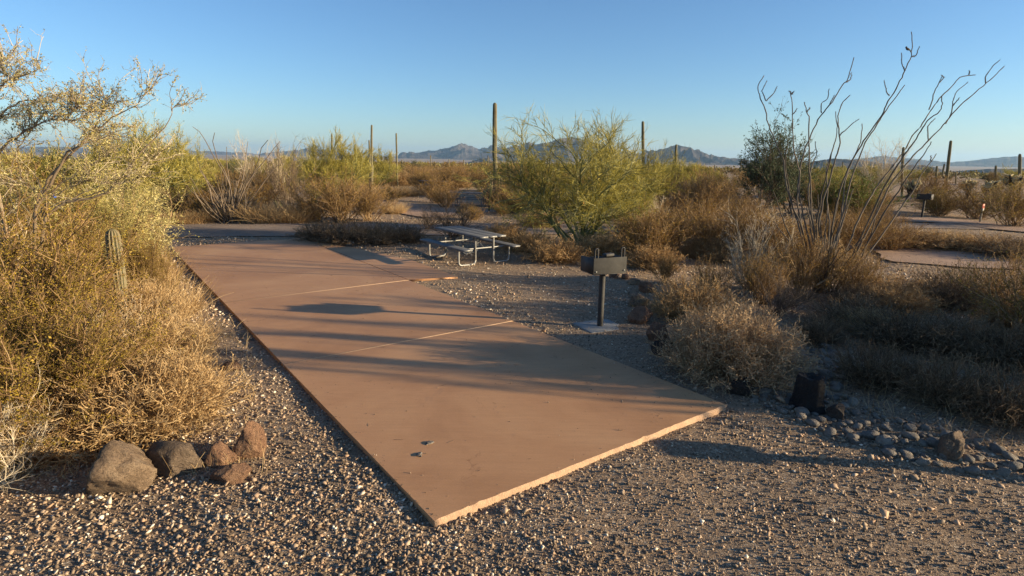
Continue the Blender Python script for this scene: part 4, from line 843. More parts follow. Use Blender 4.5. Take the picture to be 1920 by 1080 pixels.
# ------------------------------------------------------------------ ocotillos
def smoothline(P, n):
    P = np.array(P, float); t = np.linspace(0, len(P) - 1, n); return np.stack([np.interp(t, np.arange(len(P)), P[:, i]) for i in range(3)], 1)
Z = lambda L: [(1380 + x * .3518, 40 + y * .3518) for x, y in L]
oc = [
 ([(150, 290), (115, 345), (125, 400), (155, 460), (170, 545), (210, 640), (255, 745), (262, 860), (300, 980), (330, 1080)], 1, [[(163, 315), (140, 370), (158, 425)], [(222, 345), (200, 385), (162, 425)]]),
 ([(290, 370), (300, 440), (300, 530), (305, 620), (310, 700), (340, 800), (335, 920), (350, 1000), (370, 1080)], 0, [[(325, 465), (315, 485), (300, 495)], [(283, 368), (298, 390)], [(308, 372), (298, 390)]]),
 ([(365, 430), (375, 480), (392, 510), (388, 590), (390, 700), (392, 800), (400, 900), (400, 1000), (410, 1080)], -1, [[(392, 460), (380, 485)]]),
 ([(628, 195), (610, 260), (595, 310), (560, 350), (520, 420), (470, 480), (440, 520), (400, 600), (370, 680), (345, 760), (335, 860), (325, 960), (345, 1080)], .6, [[(495, 360), (490, 410), (455, 440), (455, 490)], [(617, 270), (610, 310), (590, 325)], [(525, 395), (500, 440)]]),
 ([(605, 395), (570, 430), (545, 490), (545, 560), (560, 640), (540, 700), (520, 760), (500, 850), (470, 930), (440, 1080)], -.6, [[(655, 520), (610, 555), (560, 600), (550, 612)]]),
 ([(532, 480), (540, 560), (535, 620), (510, 700), (480, 800), (490, 880), (485, 960), (500, 1080)], .9, []),
 ([(935, 60), (940, 120), (935, 190), (905, 250), (880, 310), (850, 370), (800, 440), (780, 500), (720, 580), (680, 640), (630, 720), (590, 800), (560, 880), (540, 960), (515, 1080)], .3, [[(980, 135), (960, 180), (938, 190)], [(882, 170), (888, 240), (897, 265)], [(788, 315), (800, 370), (818, 400)]]),
 ([(900, 340), (870, 380), (810, 460), (770, 520), (740, 570), (690, 640), (655, 740), (620, 820), (600, 900), (555, 1080)], -.4, []),
 ([(1275, 288), (1240, 285), (1190, 300), (1140, 360), (1090, 400), (1050, 460), (1020, 500), (985, 560), (940, 610), (905, 680), (850, 750), (790, 830), (730, 910), (690, 980), (640, 1080)], .8, [[(1245, 262), (1242, 285)], [(1100, 290), (1075, 340), (1050, 400), (1030, 470)], [(1095, 285), (1110, 300), (1080, 330)]]),
 ([(1092, 400), (1100, 440), (1085, 485), (1030, 520), (1010, 545), (975, 600), (930, 670), (905, 700), (860, 770), (800, 860), (700, 1080)], -.7, [[(1060, 520), (1020, 560), (1025, 630)]]),
 ([(1430, 238), (1390, 280), (1330, 330), (1270, 385), (1200, 440), (1140, 510), (1110, 550), (1060, 600), (1010, 650), (940, 720), (880, 790), (820, 870), (780, 960), (720, 1080)], .1, [[(1405, 205), (1350, 260), (1328, 300), (1328, 330)], [(1235, 325), (1170, 380), (1155, 430), (1150, 490), (1118, 545)], [(1190, 408), (1158, 450)]]),
 ([(1040, 640), (1010, 700), (960, 760), (900, 850), (850, 930), (800, 1000), (760, 1080)], -1.2, []),
 ([(1070, 705), (1030, 760), (985, 820), (940, 910), (880, 990), (820, 1080)], 1.2, [[(1037, 715), (1040, 750)]]),
 ([(672, 545), (668, 630), (640, 700), (600, 780), (575, 880), (560, 1080)], 1.1, []),
 ([(270, 680), (262, 760), (275, 860), (300, 980), (345, 1080)], -1.3, []),
 ([(200, 905), (225, 980), (260, 1080)], .5, []),
 ([(420, 640), (432, 700), (400, 780), (385, 880), (395, 1080)], 1.4, []),
 ([(520, 660), (500, 740), (480, 830), (455, 930), (425, 1080)], -1.5, []),
]
bo = at(1543, 548)
ocr = obj('ocotillo', None, loc=bo, label='tall wiry ocotillo fanning up against the sky at right', cat='shrub')
Yb = bo[1]
def oc_stem(line, dep, r0, r1, foot=True, wob=0.0, seed=0):
    pts = Z(line)
    n = len(pts)
    P = []
    if foot:
        x1, y1 = pts[-1]; fx = 1546 + (x1 - 1546) * .22
        pts = pts + [((x1 * .55 + fx * .45), 480), (fx, 548)]
    m_ = len(pts)
    for i, (x, y) in enumerate(pts):
        dy = dep * (1 - ((y - 60) / 490)) if foot else dep * (1 - ((y - 60) / 490))
        P.append(at_depth(x, y, Yb + dy) - bo)
    P = np.array(P)[::-1]; Q = smoothline(P, len(P) * 3); rr = np.random.default_rng(seed); Q = Q + rr.normal(size=Q.shape) * .005
    L = np.linspace(0, 1, len(Q)); g = Geo(); tubes(g, Q[None], (r0 * (1 - L) + r1 * L)[None] * (1 + rr.normal(size=(1, len(Q))) * .08), 7, rr.random(1) * .6 + .2, rr, True)
    # short thorns
    nt_ = 90; p, D, ix, t = kids(rr, Q[None], nt_, .05, 1, 2.0); rad = (r0 * (1 - t) + r1 * t); ribbons(g, np.stack([p, p + D * .014, p + D * .028], 1), np.tile([.0015, .001, .0003], (nt_, 1)), rr.random(nt_) * .5, rr)
    return g
for i, (ln, dep, br) in enumerate(oc):
    st = obj('stem', oc_stem(ln, dep, .018, .0075, True, seed=i).mesh('ocotillo_stem', M['ocot'], True), ocr)
    for j, b_ in enumerate(br): obj('side_stem', oc_stem(b_, dep, .011, .006, False, seed=i * 9 + j).mesh('ocotillo_side_stem', M['ocot'], True), st)
r = np.random.default_rng(77); n = 30
P, R = grow(r, r.normal(size=(n, 3)) * [.12, .12, 0], cone(r, n, 5, 52), r.uniform(.6, 2.2, n), .018, .008, 9, .07, .03)
for i in range(n):
    g = Geo(); tubes(g, P[i:i + 1], R[i:i + 1], 6, r.random(1), r, True); obj('stem', g.mesh('ocotillo_short_stem', M['ocot'], True), ocr)

# the fan shaped ocotillo beyond the road
ZL = lambda L: [(300 + x * .25, 200 + y * .25) for x, y in L]
bl = at(436, 417)
ocl = obj('ocotillo', None, loc=bl, label='grey fan shaped ocotillo beyond the road at left', cat='shrub')
lines = [[(245, 150), (300, 190), (350, 270), (400, 370), (450, 450), (500, 530), (530, 610), (550, 800)],
         [(410, 195), (395, 260), (430, 390), (480, 470), (530, 600), (555, 800)], [(900, 260), (850, 320), (790, 400), (720, 480), (650, 580), (600, 700), (560, 800)],
         [(810, 250), (760, 310), (740, 400), (690, 520), (620, 640), (560, 800)], [(890, 430), (820, 510), (740, 620), (680, 700), (580, 800)],
         [(165, 540), (230, 630), (320, 700), (430, 750), (530, 800)], [(270, 380), (310, 480), (380, 590), (450, 690), (540, 800)],
         [(660, 260), (640, 400), (620, 560), (580, 700), (560, 800)], [(500, 300), (500, 420), (520, 560), (545, 700), (550, 800)]]
def left_stem(g, pts3, r, r0):
    Q = smoothline(np.array(pts3)[::-1], 16); L = np.linspace(0, 1, 16); tubes(g, Q[None], (r0 * (1 - L) + r0 * .4 * L)[None], 6, r.random(1), r, True)
for i, ln in enumerate(lines):
    P3 = [at_depth(x, y, bl[1] + (i - 4) * .25 * (1 - k / len(ln))) - bl for k, (x, y) in enumerate(ZL(ln))]; g = Geo(); left_stem(g, P3, r, .026); obj('stem', g.mesh('ocotillo_stem', M['ocot_pale'], True), ocl)
n = 85; P, R = grow(r, r.normal(size=(n, 3)) * [.2, .2, 0], cone(r, n, 8, 62), r.uniform(1.0, 2.2, n), .02, .009, 8, .09, .05)
for i in range(n):
    g = Geo(); tubes(g, P[i:i + 1], R[i:i + 1], 5, r.random(1), r, True); obj('stem', g.mesh('ocotillo_stem', M['ocot_pale'], True), ocl)

# ------------------------------------------------------------------ pale leaning tree at the left edge
ZT = lambda L: [(x / 3, 60 + y / 3) for x, y in L]
bt = at(60, 655)
limbs = [([(835, 325), (800, 375), (740, 430), (680, 460), (610, 500), (560, 540), (480, 600), (440, 660), (370, 680), (330, 760), (270, 860), (200, 1000)], -.2),
 ([(1020, 382), (975, 430), (955, 490), (900, 560), (840, 620), (760, 700), (720, 780), (640, 860), (600, 910), (500, 940), (380, 950), (250, 1050)], .5),
 ([(500, 475), (400, 500), (300, 490), (230, 510), (160, 540), (90, 590), (20, 640), (-60, 760), (0, 950)], -.5),
 ([(205, 200), (180, 235), (100, 250), (40, 280), (-20, 330), (-80, 500), (-60, 800)], .1),
 ([(45, 125), (20, 180), (-30, 250), (-90, 400), (-80, 700)], .6),
 ([(430, 390), (400, 460), (370, 490), (330, 500)], -.5), ([(600, 355), (580, 420), (560, 500), (520, 560)], -.2),
 ([(270, 375), (200, 380), (120, 390), (40, 430), (-60, 520), (-60, 800)], .3),
 ([(240, 480), (170, 560), (110, 640), (60, 760), (60, 900)], -.3),
 ([(560, 560), (640, 570), (600, 590), (500, 600), (440, 650), (300, 800), (200, 950)], .3),
 ([(700, 700), (600, 720), (480, 760), (350, 850), (200, 980)], .0), ([(900, 690), (800, 760), (650, 820), (480, 900), (250, 1000)], .9), ([(560, 820), (420, 860), (280, 940), (200, 1050)], -.8),
 ([(0, 840), (120, 850), (240, 900), (280, 950), (240, 1040)], -.9), ([(840, 800), (700, 840), (560, 900), (380, 960)], .4)]
lt = obj('ironwood_tree', None, loc=bt, label='pale twiggy tree leaning into the view from the left edge', cat='tree')
r = np.random.default_rng(303); g = Geo(); Qs = []
for i, (ln, dep) in enumerate(limbs):
    n = len(ln); P3 = np.array([at_depth(x, y, bt[1] + dep * (1 - .6 * k / n)) - bt for k, (x, y) in enumerate(ZT(ln))])[::-1]
    if n > 5: P3 = np.vstack([[[r.normal() * .05, r.normal() * .05, -.1]], P3])
    Q = smoothline(P3, 24) + r.normal(size=(24, 3)) * .008; L = np.linspace(0, 1, 24); r0 = .019 if n > 5 else .006
    tubes(g, Q[None], (r0 * (1 - L) ** 1.2 + .003)[None], 7, r.random(1) * .6, r); Qs.append(Q)
Q = np.stack(Qs)
n2 = 330; p, D, ix, t = kids(r, Q, n2, .35, 1, .55, .12); P2, R2 = grow(r, p, D, r.uniform(.15, .55, n2), .0045, .0025, 6, .2, .05); tubes(g, P2, R2, 4, r.random(n2), r)
n3 = 3200; p, D, ix, t = kids(r, P2, n3, .1, 1, .7, .05); P3, R3 = grow(r, p, D, r.uniform(.05, .2, n3), .0024, .0013, 4, .28, .02); tubes(g, P3, R3, 3, r.random(n3), r)
obj('branches', g.mesh('tree_branches', M['twig_tan'], True), lt)
g = Geo(); c, D, ix, t = kids(r, P3, 14000, .1, 1, .5); c += r.normal(size=c.shape) * .012; leaves(g, c, .011, r, np.clip(r.normal(size=len(c)) * .25 + .5, 0, 1), .6)
# denser low crown
obj('crown', g.mesh('tree_crown', M['pale_leaf']), lt)
K['paleA'] = K_tree(71, h=2.6, trunks=8, lean=(10, 75), n2=60, n3=800, n4=6000, r0=.03, barks='creo_stem', leafm='pale_leaf', nl=30000, leaf=.017, up=.02, tw=(.08, .25), t4=.0022)
for (bx, by, ty, lb) in [(150, 560, 300, 'pale twiggy tree behind the leaning one'), (40, 560, 290, 'pale twiggy tree at the left edge above the creosotes'), (195, 505, 330, 'low pale twiggy tree above the young saguaro')]:
    plant_px('paleA', 'ironwood_tree', bx, by, ty, lb, 'tree')
# blue scrap
g = Geo(); sp = at_depth(101, 367, bt[1] - .3); rr = np.random.default_rng(5); stones_into(g, np.zeros((1, 3)), np.array([.05]), rr, np.array([.5]), .8); stones_into(g, np.array([[.02, 0, .012]]), np.array([.035]), rr, np.array([.5]), .8)
obj('plastic_scrap', g.mesh('plastic_scrap', M['blue'], True), loc=sp, label='small blue plastic scrap caught in the pale tree at left', cat='litter')

# ------------------------------------------------------------------ boulders, cobbles
def ico(sub=3):
    import bmesh
    bm = bmesh.new(); bmesh.ops.create_icosphere(bm, subdivisions=sub, radius=1); V = np.array([v.co[:] for v in bm.verts]); F = np.array([[v.index for v in f.verts] for f in bm.faces]); bm.free(); return V, F
IV, IF = ico(4); IV2, IF2 = ico(2)
def n3(V, sc, seed):
    return (noise2(V[:, 0] * sc + 50, V[:, 1] * sc + V[:, 2] * sc * .7 + 50, seed) + noise2(V[:, 2] * sc + 80, V[:, 0] * sc * .6 + 20 + V[:, 1] * sc, seed + 1)) * .5
def rock_mesh(name, s, seed, mt, cuts=9, lumpy=.10, hi=True):
    V, F = (IV, IF) if hi else (IV2, IF2); r = np.random.default_rng(seed); V = V.copy()
    for k in range(cuts):
        d = nrm(r.normal(size=(1, 3)))[0]; o = r.uniform(.55, .88); t = V @ d - o; V = V - np.outer(np.maximum(t, 0) * .99, d)
    V = V * (1 + lumpy * .55 * n3(V, 1.7, seed)[:, None] + lumpy * .35 * n3(V, 5, seed + 5)[:, None] + (.045 * n3(V, 9, seed + 9)[:, None] + .028 * n3(V, 24, seed + 19)[:, None] if hi else 0))
    g = Geo(); g.add(V * np.array(s) * .5, F); return g.mesh(name, M[mt], not hi)
def boulder(px, py, w, h, mt, seed, label, rz=0., tilt=(0, 0), deep=.85, sink=.2, cuts=14):
    p = at(px, py); dist = mpp(p); W_, H_ = w * dist, h * dist * 1.05
    H_ = H_ * .95
    o = obj('boulder', rock_mesh('boulder', (W_ * 1.06, W_ * deep * 1.05, H_ * 1.2), seed, mt, cuts), loc=(p[0], p[1] + W_ * deep * .45, p[2] + H_ * .5 - H_ * sink), rot=(tilt[0], tilt[1], rz), label=label, cat='boulder')
    return o
boulder(196, 940, 132, 116, 'rock_grey', 31, 'largest grey brown boulder of the group at lower left', .3)
boulder(318, 896, 118, 72, 'rock_grey', 47, 'flat oval grey brown boulder right of the largest one', -.1, deep=.6)
boulder(404, 880, 56, 48, 'rock_red', 61, 'smallest reddish boulder between the oval one and the upright one', .5)
boulder(458, 866, 60, 78, 'rock_red', 255, 'upright rusty boulder, rightmost and highest of the left group', .2, (0, .1))
boulder(424, 912, 74, 40, 'rock_red', 268, 'low flat rusty boulder in front of the upright one', .1, (0, -.15))
boulder(1236, 645, 54, 46, 'rock_red', 71, 'split orange faced boulder beside the rounded tan bush', .9)
boulder(1248, 668, 46, 36, 'rock_dark', 73, 'black boulder just below the split orange one', .3)
boulder(1206, 608, 54, 38, 'rock_red', 79, 'brown boulder right of the grill post foot', .4)
boulder(1216, 550, 42, 24, 'rock_red', 83, 'flat brown boulder at the far right gravel edge', .4)
boulder(1200, 576, 46, 22, 'rock_grey', 85, 'flat pale boulder between the brown ones right of the grill', .4)
boulder(1154, 523, 20, 16, 'rock_red', 89, 'orange boulder seen right under the grill box', .4)
boulder(1172, 524, 18, 14, 'rock_red', 91, 'small orange boulder right of the one under the grill box', 1.4)
boulder(1190, 534, 30, 14, 'rock_grey', 93, 'low grey boulder right behind the grill post', 1.4)
boulder(1395, 745, 54, 36, 'rock_dark', 97, 'dark low boulder near the right pad corner', .4)
boulder(1575, 790, 44, 34, 'rock_dark', 103, 'dark boulder leaning against the stump', .4)
boulder(1795, 862, 58, 62, 'rock_grey', 107, 'upright leaning boulder with one sunlit face among the cobbles', .9, (.1, .25), deep=.7)
boulder(1120, 493, 14, 8, 'cobble', 109, 'small pale rock left of the grill box', .9)
boulder(655, 461, 16, 10, 'cobble', 113, 'pale rock on the gravel strip behind the spur', .9)
boulder(432, 697, 38, 20, 'rock_red', 117, 'low reddish rock on the gravel left of the pad', .4)
boulder(470, 640, 9, 8, 'cobble', 119, 'single white stone close to the left pad edge', .4)
boulder(934, 402, 7, 7, 'cobble', 121, 'white stone at the neighbouring site left of the palo verde', .4)
boulder(1590, 520, 12, 9, 'cobble', 127, 'pale stone under the ocotillo stems', .4)
for i, (x, y, w, h) in enumerate([(1065, 492, 18, 9), (1000, 484, 12, 6), (1085, 498, 16, 8), (740, 380, 10, 7), (560, 444, 18, 10), (585, 449, 14, 8), (620, 456, 14, 8), (690, 463, 10, 6)]):
    boulder(x, y, w, h, 'rock_grey', 140 + i, ['grey rock at the gravel edge left of the palo verde', 'small grey rock behind the right end of the table', 'grey rock below the big palo verde trunk', 'grey rock beside the distant pad', 'grey rock at the far right pad corner', 'second grey rock from the far pad corner', 'third grey rock along the far pad edge', 'small rock left of the table shadow'][i], .4)
# dark stump
ps = at(1527, 775); dd = mpp(ps)
g = Geo(); r = np.random.default_rng(9); n = 26; a = np.arange(n) / n * 2 * math.pi; hz = np.array([-.06, .02, .1, .22, .33, .37]); rr_ = np.array([1.35, 1.15, 1.0, .93, .9, .8]) * 27 * dd
prof = 1 + .09 * np.sin(a * 5 + 1) + .05 * np.sin(a * 11)
V = np.stack([np.stack([np.cos(a) * q * prof, np.sin(a) * q * prof, np.full(n, z) + (r.normal(size=n) * .012 if k > 3 else 0)], 1) for k, (q, z) in enumerate(zip(rr_, hz))])
i = np.arange(5)[:, None]; j = np.arange(n)[None]; F = np.stack([i * n + j, i * n + (j + 1) % n, (i + 1) * n + (j + 1) % n, (i + 1) * n + j], -1).reshape(-1, 4); g.add(V, F); k0 = 5 * n
g.add(np.vstack([V[5], [[0, 0, .33]]]), np.stack([np.arange(n), (np.arange(n) + 1) % n, np.full(n, n)], -1))
obj('tree_stump', g.mesh('tree_stump', M['burnt']), loc=ps + [0, .15, 0], label='dark blocky stump standing on the cobbles right of the pad', cat='stump')

cob = obj('cobble_bed', None, kind='structure'); cob['label'] = 'strip of river cobbles along the right bank'
cms = [rock_mesh('cobble', (1, .78, .55), 200 + i, 'cobble', 3, .08, False) for i in range(7)]
band = [(1260, 690), (1400, 700), (1500, 640), (1560, 640), (1580, 740), (1700, 790), (1920, 850), (2000, 900), (1960, 915), (1760, 880), (1600, 835), (1450, 770), (1330, 720)]
bw = [at(*p)[:2] for p in band]; bwn = np.array(bw); lo, hi = bwn.min(0), bwn.max(0); crng = np.random.default_rng(8); placed = []
tr = 0
while len(placed) < 290 and tr < 20000:
    tr += 1; p = lo + (hi - lo) * crng.random(2)
    if not inpoly(p[None], bw)[0]: continue
    s = crng.lognormal(math.log(.098), .38)
    if any((p[0] - q[0]) ** 2 + (p[1] - q[1]) ** 2 < ((s + q[2]) * .36) ** 2 for q in placed): continue
    placed.append((p[0], p[1], s)); dpx = crng.random()
    obj('cobble', cms[crng.integers(7)], cob, loc=(p[0], p[1], float(gz(*p)) + s * .12), rot=(crng.normal() * .2, crng.normal() * .2, crng.uniform(0, 6.28)), scale=s)
# more loose stones along the bank and under bushes, joined
N = 9000; P = lo - [2.5, .5] + (hi - lo + [5, 5]) * crng.random((N, 2)); dist_ok = ~inpoly(P, slab_poly); P = P[dist_ok]
nn = noise2(P[:, 0] * .9 + 10, P[:, 1] * .9 + 10, 77); nearb = inpoly(P, bw) | (nn > .35); P = P[nearb]; s = crng.lognormal(math.log(.035), .4, len(P)); g = Geo()
stones_into(g, np.column_stack([P, gz(P[:, 0], P[:, 1]) + s * .1]), s, crng, np.clip(crng.normal(size=len(P)) * .15 + .55, 0, 1)); obj('loose_stones', g.mesh('loose_stones', M['gravel'], True), kind='stuff')

# grit and bits of twig blown on the pad
grng = np.random.default_rng(55); n = 950; uu = grng.random(n) ** 3.2; uu = np.where(grng.random(n) < .5, 1 - uu, uu) * PW * .98 + .01; ww = grng.random(n) ** 1.3 * LEN * .8
P = np.array([slab_pt(a_, b_) for a_, b_ in zip(uu, ww)]); s_ = grng.lognormal(math.log(.009), .4, n); g = Geo()
stones_into(g, np.column_stack([P, s_ * .2]), s_, grng, np.clip(grng.normal(size=n) * .25 + .35, 0, 1)); obj('grit', g.mesh('grit', M['gravel']), kind='stuff')
n = 90; P = np.array([slab_pt(grng.random() * PW, grng.random() * LEN * .7) for _ in range(n)]); D = cone(grng, n, 88, 91); Pt, Rt = grow(grng, np.column_stack([P, np.full(n, .004)]), D, grng.uniform(.02, .09, n), .0016, .0008, 3, .2); Pt[..., 2] = np.abs(Pt[..., 2]) * .3 + .002
g = Geo(); tubes(g, Pt, Rt, 3, grng.random(n), grng); obj('twig_litter', g.mesh('twig_litter', M['twig_dark']), kind='stuff')

# clods on the pad
for i, (x, y, w) in enumerate([(806, 831, 18), (787, 853, 20)]):
    p = at(x, y, 0); sz = w * np.linalg.norm(p - [0, 0, EYE]) / FPX
    obj('mud_clod', rock_mesh('mud_clod', (sz, sz * .6, sz * .22), 300 + i, 'cobble', 5, .3), loc=p + [0, 0, sz * .06], rot=(0, 0, .7 + i), label=['flake of dried mud on the pad, the farther of two', 'flake of dried mud on the pad, the nearer of two'][i], cat='mud flake')

# ------------------------------------------------------------------ grill
def quadtube(name, pts, rad, mt, parent, k=8, closed=False, n=None):
    P = np.array(pts, float)
    if n: P = smoothline(P, n)
    g = Geo(); tubes(g, P[None], np.full((1, len(P)), rad), k, None, None, True); return obj(name, g.mesh(name, M[mt], True), parent)
def make_grill(loc, rz, name, label, scale=1.0, pad_=True, group=None):
    root = obj(name, None, loc=loc, rot=(0, 0, rz), scale=scale, label=label, cat='grill', group=group)
    if pad_:
        g = Geo(); box(g, (0, .0, -.015), (.66, .60, .06)); o = obj('footing', g.mesh('footing', M['cement']), root); bevel(o, .01)
    g = Geo(); P = np.array([[0, 0, 0], [0, 0, .895]]); tubes(g, P[None], np.array([[.048, .048]]), 20); obj('post', g.mesh('grill_post', M['iron'], True), root)
    W_, D2, H_ = .56, .42, .25; z0 = .90; T_ = .008
    fb = Geo(); box(fb, (0, .0, z0), (W_, D2, T_)); o = obj('firebox', fb.mesh('firebox_floor', M['iron']), root)
    g = Geo(); box(g, (0, -D2 / 2 + T_ / 2, z0 + H_ / 2 + T_ / 2 + .001), (W_ + .03, T_, H_)); o = obj('front_plate', g.mesh('front_plate', M['iron_face']), root); bevel(o, .003)
    for x in (-W_ / 2 + .03, W_ / 2 - .03):
        g = Geo(); P = np.array([[x, -D2 / 2 - .012, z0 + .045], [x, -D2 / 2 + .004, z0 + .045]]); tubes(g, P[None][:, ::-1], np.array([[.011, .011]]), 8, cap=True); obj('bolt', g.mesh('bolt', M['steel'], True), root)
    for sx in (-1, 1):
        g = Geo(); x = sx * (W_ / 2 - T_ / 2)
        V = np.array([[x - T_ / 2, -D2 / 2 + T_ + .001, z0 + .006], [x - T_ / 2, D2 / 2, z0 + .006], [x - T_ / 2, D2 / 2, z0 + H_ * .95], [x - T_ / 2, -D2 / 2 + T_ + .001, z0 + H_]]); V2 = V + [T_, 0, 0]
        g.add(np.vstack([V, V2]), [[0, 3, 2, 1], [4, 5, 6, 7], [0, 1, 5, 4], [1, 2, 6, 5], [2, 3, 7, 6], [3, 0, 4, 7]]); obj('side_plate', g.mesh('side_plate', M['iron']), root)
    # grate: bars and two loop handles
    for i in range(13):
        x = -W_ / 2 + .05 + i * (W_ - .1) / 12; g = Geo(); P = np.array([[x, -D2 / 2 + .03, z0 + H_ - .035], [x, D2 / 2 - .05, z0 + H_ - .035]]); tubes(g, P[None], np.array([[.006, .006]]), 6); obj('grate_bar', g.mesh('grate_bar', M['iron'], True), root)
    for sx in (-1, 1):
        x = sx * (W_ / 2 - .045); a = np.radians(np.linspace(0, 180, 9)); P = [[x - .028, -D2 / 2 + .03, z0 + H_ - .05], [x - .028, -D2 / 2 + .03, z0 + H_ + .11]] + [[x - .028 * math.cos(t), -D2 / 2 + .03, z0 + H_ + .12 + .028 * math.sin(t)] for t in a] + [[x + .028, -D2 / 2 + .03, z0 + H_ + .12], [x + .028, -D2 / 2 + .03, z0 + H_ - .05]]
        quadtube('handle', P, .011, 'iron', root)
    g = Geo(); box(g, (.12, .05, z0 + H_ + .0), (.18, .10, .05), .2); o = obj('charred_block', g.mesh('charred_block', M['iron']), root); bevel(o, .015)
    return root
gp = at(1125, 612)
make_grill((gp[0], gp[1], gp[2]), math.radians(23), 'park_grill', 'black pedestal grill with two loop handles on a pale concrete footing', 1.0)
g2p = at(917, 396); make_grill(g2p, math.radians(15), 'park_grill', 'distant pedestal grill left below the tallest saguaro', .95, True)
g3p = at(1728, 409); make_grill(g3p, math.radians(-50), 'park_grill', 'distant pedestal grill right of the ocotillo', 1.0, False)
# ------------------------------------------------------------------ picnic tables
def make_table(loc, rz, label, Lt=2.3, Wt=.78, hz=.74, scale=1.0):
    root = obj('picnic_table', None, loc=loc, rot=(0, 0, rz), scale=scale, label=label, cat='picnic table')
    def plank(x0, x1, z, L_, name):
        g = Geo(); box(g, ((x0 + x1) / 2, 0, z), (x1 - x0, L_, .04)); o = obj(name, g.mesh(name, M['plank']), root); bevel(o, .004)
        for s in (-1, 1):
            g = Geo(); box(g, ((x0 + x1) / 2, s * (L_ / 2 + .0035), z), (x1 - x0 - .006, .006, .036)); obj('end_cap', g.mesh('end_cap', M['steel']), o)
    nb_ = 3; bw_ = Wt / nb_
    for i in range(nb_): plank(-Wt / 2 + i * bw_ + .008, -Wt / 2 + (i + 1) * bw_ - .008, hz, Lt, 'top_board')
    for s in (-1, 1):
        c = s * (Wt / 2 + .32); plank(c - .125, c + .125, .45, Lt, 'seat_board')
        for e in (-1, 1):
            y = e * (Lt / 2 - .38); xi = s * (Wt / 2 - .12); xo = s * (Wt / 2 + .36); r_ = .09; a = np.radians(np.linspace(0, 90, 6))
            P = [[xi, y, hz - .03], [xi, y, r_ + .03]] + [[xi + s * r_ * (1 - math.cos(t)), y, .03 + r_ * (1 - math.sin(t))] for t in a] + [[xo - s * r_ * (1 - math.sin(t)), y, .03 + r_ * (1 - math.cos(t))] for t in a] + [[xo, y, .42]]
            quadtube('leg', P, .024, 'steel', root, 10)
    for e in (-1, 1):
        y = e * (Lt / 2 - .38)
        quadtube('seat_brace', [[-(Wt / 2 + .42), y - .03 * e, .415], [Wt / 2 + .42, y - .03 * e, .415]], .02, 'steel', root)
        quadtube('top_brace', [[-(Wt / 2 - .05), y - .03 * e, hz - .045], [Wt / 2 - .05, y - .03 * e, hz - .045]], .02, 'steel', root)
        quadtube('diagonal_brace', [[0, y - .03 * e, .415], [0, y - .62 * e, hz - .03]], .016, 'steel', root)
    return root
A = at(814, 429, .66); B_ = at(899, 448, .66); C_ = at(949, 443, .66)
ax = (B_ - A)[:2]; ang = math.atan2(-ax[0], ax[1]); side = (C_ - B_)[:2]; ctr = (A[:2] + C_[:2]) / 2
print('TABLE', 'L', np.linalg.norm(ax), 'W', np.linalg.norm(side), 'ang', math.degrees(ang), 'perp', np.dot(ax, side) / np.linalg.norm(ax) / np.linalg.norm(side), ctr)
make_table((ctr[0], ctr[1], float(gz(*ctr))), ang, 'grey board picnic table on bent steel legs beside the pad', Lt=max(1.8, min(2.4, np.linalg.norm(ax))), Wt=.78)
t2 = at(884, 386); make_table(t2, math.radians(80), 'distant picnic table left below the tallest saguaro', scale=.95)
t3 = at(812, 357); make_table(t3, math.radians(70), 'farthest picnic table in the open ground left of centre', scale=.95)

# ------------------------------------------------------------------ marker posts, bird, sticks
def marker(px, py, ty, mt, label, w=.07):
    p = at(px, py); H = height_for(px, py, ty); root = obj('marker_post', None, loc=p, label=label, cat='marker post')
    g = Geo(); box(g, (0, 0, H * .4), (w, w * .7, H * .8 + .1)); o = obj('post', g.mesh('marker_post', M['post']), root); bevel(o, .006)
    g = Geo(); box(g, (0, -w * .4, H * .87), (w * 1.9, .02, H * .22), .3); o = obj('tag', g.mesh('marker_tag', M[mt]), root); bevel(o, .006)
    g = Geo(); box(g, (0.02, -w * .4, H * .70), (w * 1.2, .02, H * .10), .3); o = obj('small_tag', g.mesh('marker_small_tag', M['white']), root); bevel(o, .004)
marker(1837, 418, 380, 'pink', 'thin marker post with a red tag at the right beyond the pads')
marker(1091, 452, 370, 'orange', 'marker post with an orange tag inside the big palo verde', .06)
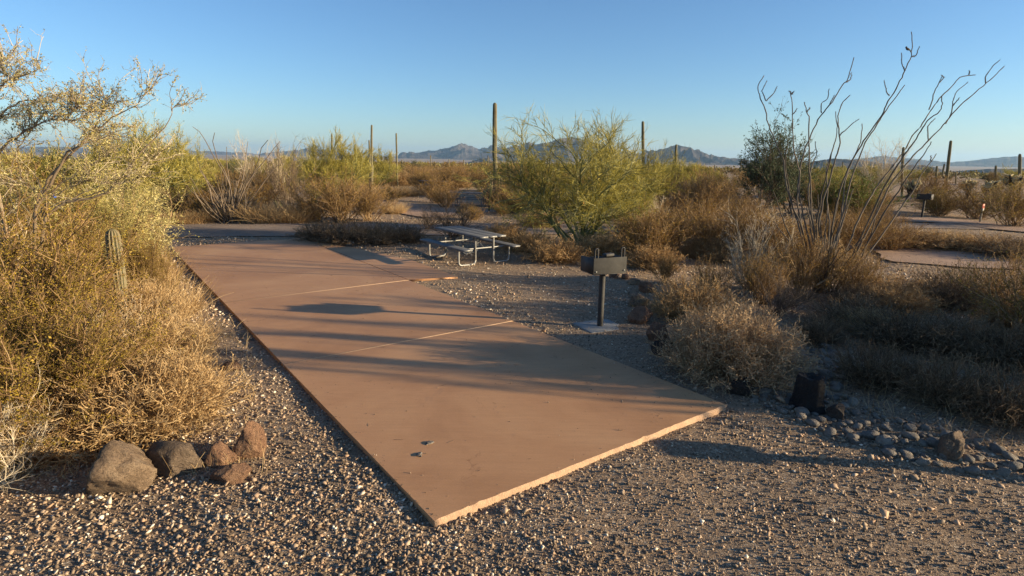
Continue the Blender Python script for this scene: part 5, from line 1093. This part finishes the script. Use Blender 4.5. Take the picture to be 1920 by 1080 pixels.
# post outside the frame that throws the long thin shadow over the gravel
x, y = 5.55, 4.35
pr = obj('wooden_post', None, loc=(x, y, float(gz(x, y))), rot=(0, 0, .2), label='wooden post outside the frame at right whose shadow crosses the gravel', cat='post')
g = Geo(); box(g, (0, 0, .32), (.10, .10, .76)); obj('post', g.mesh('wooden_post', M['post']), pr)
g = Geo(); box(g, (0, 0, .80), (.10, .32, .20)); obj('board', g.mesh('post_board', M['post']), pr)
bp = at_depth(1702, 92, bo[1] + .25); g = Geo(); V = IV2 * [.045, .022, .024] * 1.0; g.add(V, IF2); g.add(IV2 * .018 + [.042, 0, .018], IF2); g.add(np.array([[-.04, -.01, 0], [-.04, .01, 0], [-.1, .012, -.03], [-.1, -.012, -.03], [-.04, -.01, .01], [-.04, .01, .01], [-.1, .012, -.024], [-.1, -.012, -.024]]), [[0, 1, 2, 3], [4, 7, 6, 5], [0, 3, 7, 4], [1, 5, 6, 2], [3, 2, 6, 7]])
g.add(np.array([[.056, -.004, .018], [.056, .004, .018], [.056, 0, .024], [.075, 0, .017]]), [[0, 1, 3], [1, 2, 3], [2, 0, 3]])
obj('small_bird', g.mesh('small_bird', M['bird'], True), loc=bp, rot=(0, -.3, 3.3), label='small dark bird perched near the tip of the tallest ocotillo stem', cat='bird')
for i, (x0, y0, x1, y1, lb) in enumerate([(1445, 550, 1472, 527, 'bleached stick leaning in the brush below the ocotillo'), (1465, 537, 1479, 547, 'short bleached stick crossing the longer one'), (1455, 585, 1520, 575, 'dark fallen branch under the ocotillo'), (1530, 535, 1590, 505, 'long pale branch propped against the ocotillo foot')]):
    Y0 = at(x0, 560)[1]; a = at_depth(x0, y0, Y0); b = at_depth(x1, y1, Y0 + .3); g = Geo(); P = smoothline([a - a, (b - a) * .5 + [0, 0, .03], b - a], 7); tubes(g, P[None], np.linspace(.016, .011, 7)[None], 7, None, None, True)
    obj('fallen_branch', g.mesh('fallen_branch', M['twig_dark' if i == 2 else 'twig_pale'], True), loc=a, label=lb, cat='branch')

print('TRIS', sum(sum(len(p.vertices) - 2 for p in me.polygons) for me in bpy.data.meshes if me.users))
# ------------------------------------------------------------------ air
HZ = 1
if HZ:
    g = Geo(); box(g, (0, 0, 120), (52000, 52000, 420)); mt = bpy.data.materials.new('desert_haze'); mt.use_nodes = True; n = mt.node_tree; n.nodes.clear()
    out = n.nodes.new('ShaderNodeOutputMaterial'); vol = n.nodes.new('ShaderNodeVolumePrincipled'); vol.inputs['Color'].default_value = (.44, .70, 1, 1); vol.inputs['Density'].default_value = 4.6e-5; vol.inputs['Anisotropy'].default_value = .2
    n.links.new(vol.outputs[0], out.inputs['Volume']); hz_ = obj('haze', g.mesh('haze', mt), kind='stuff')
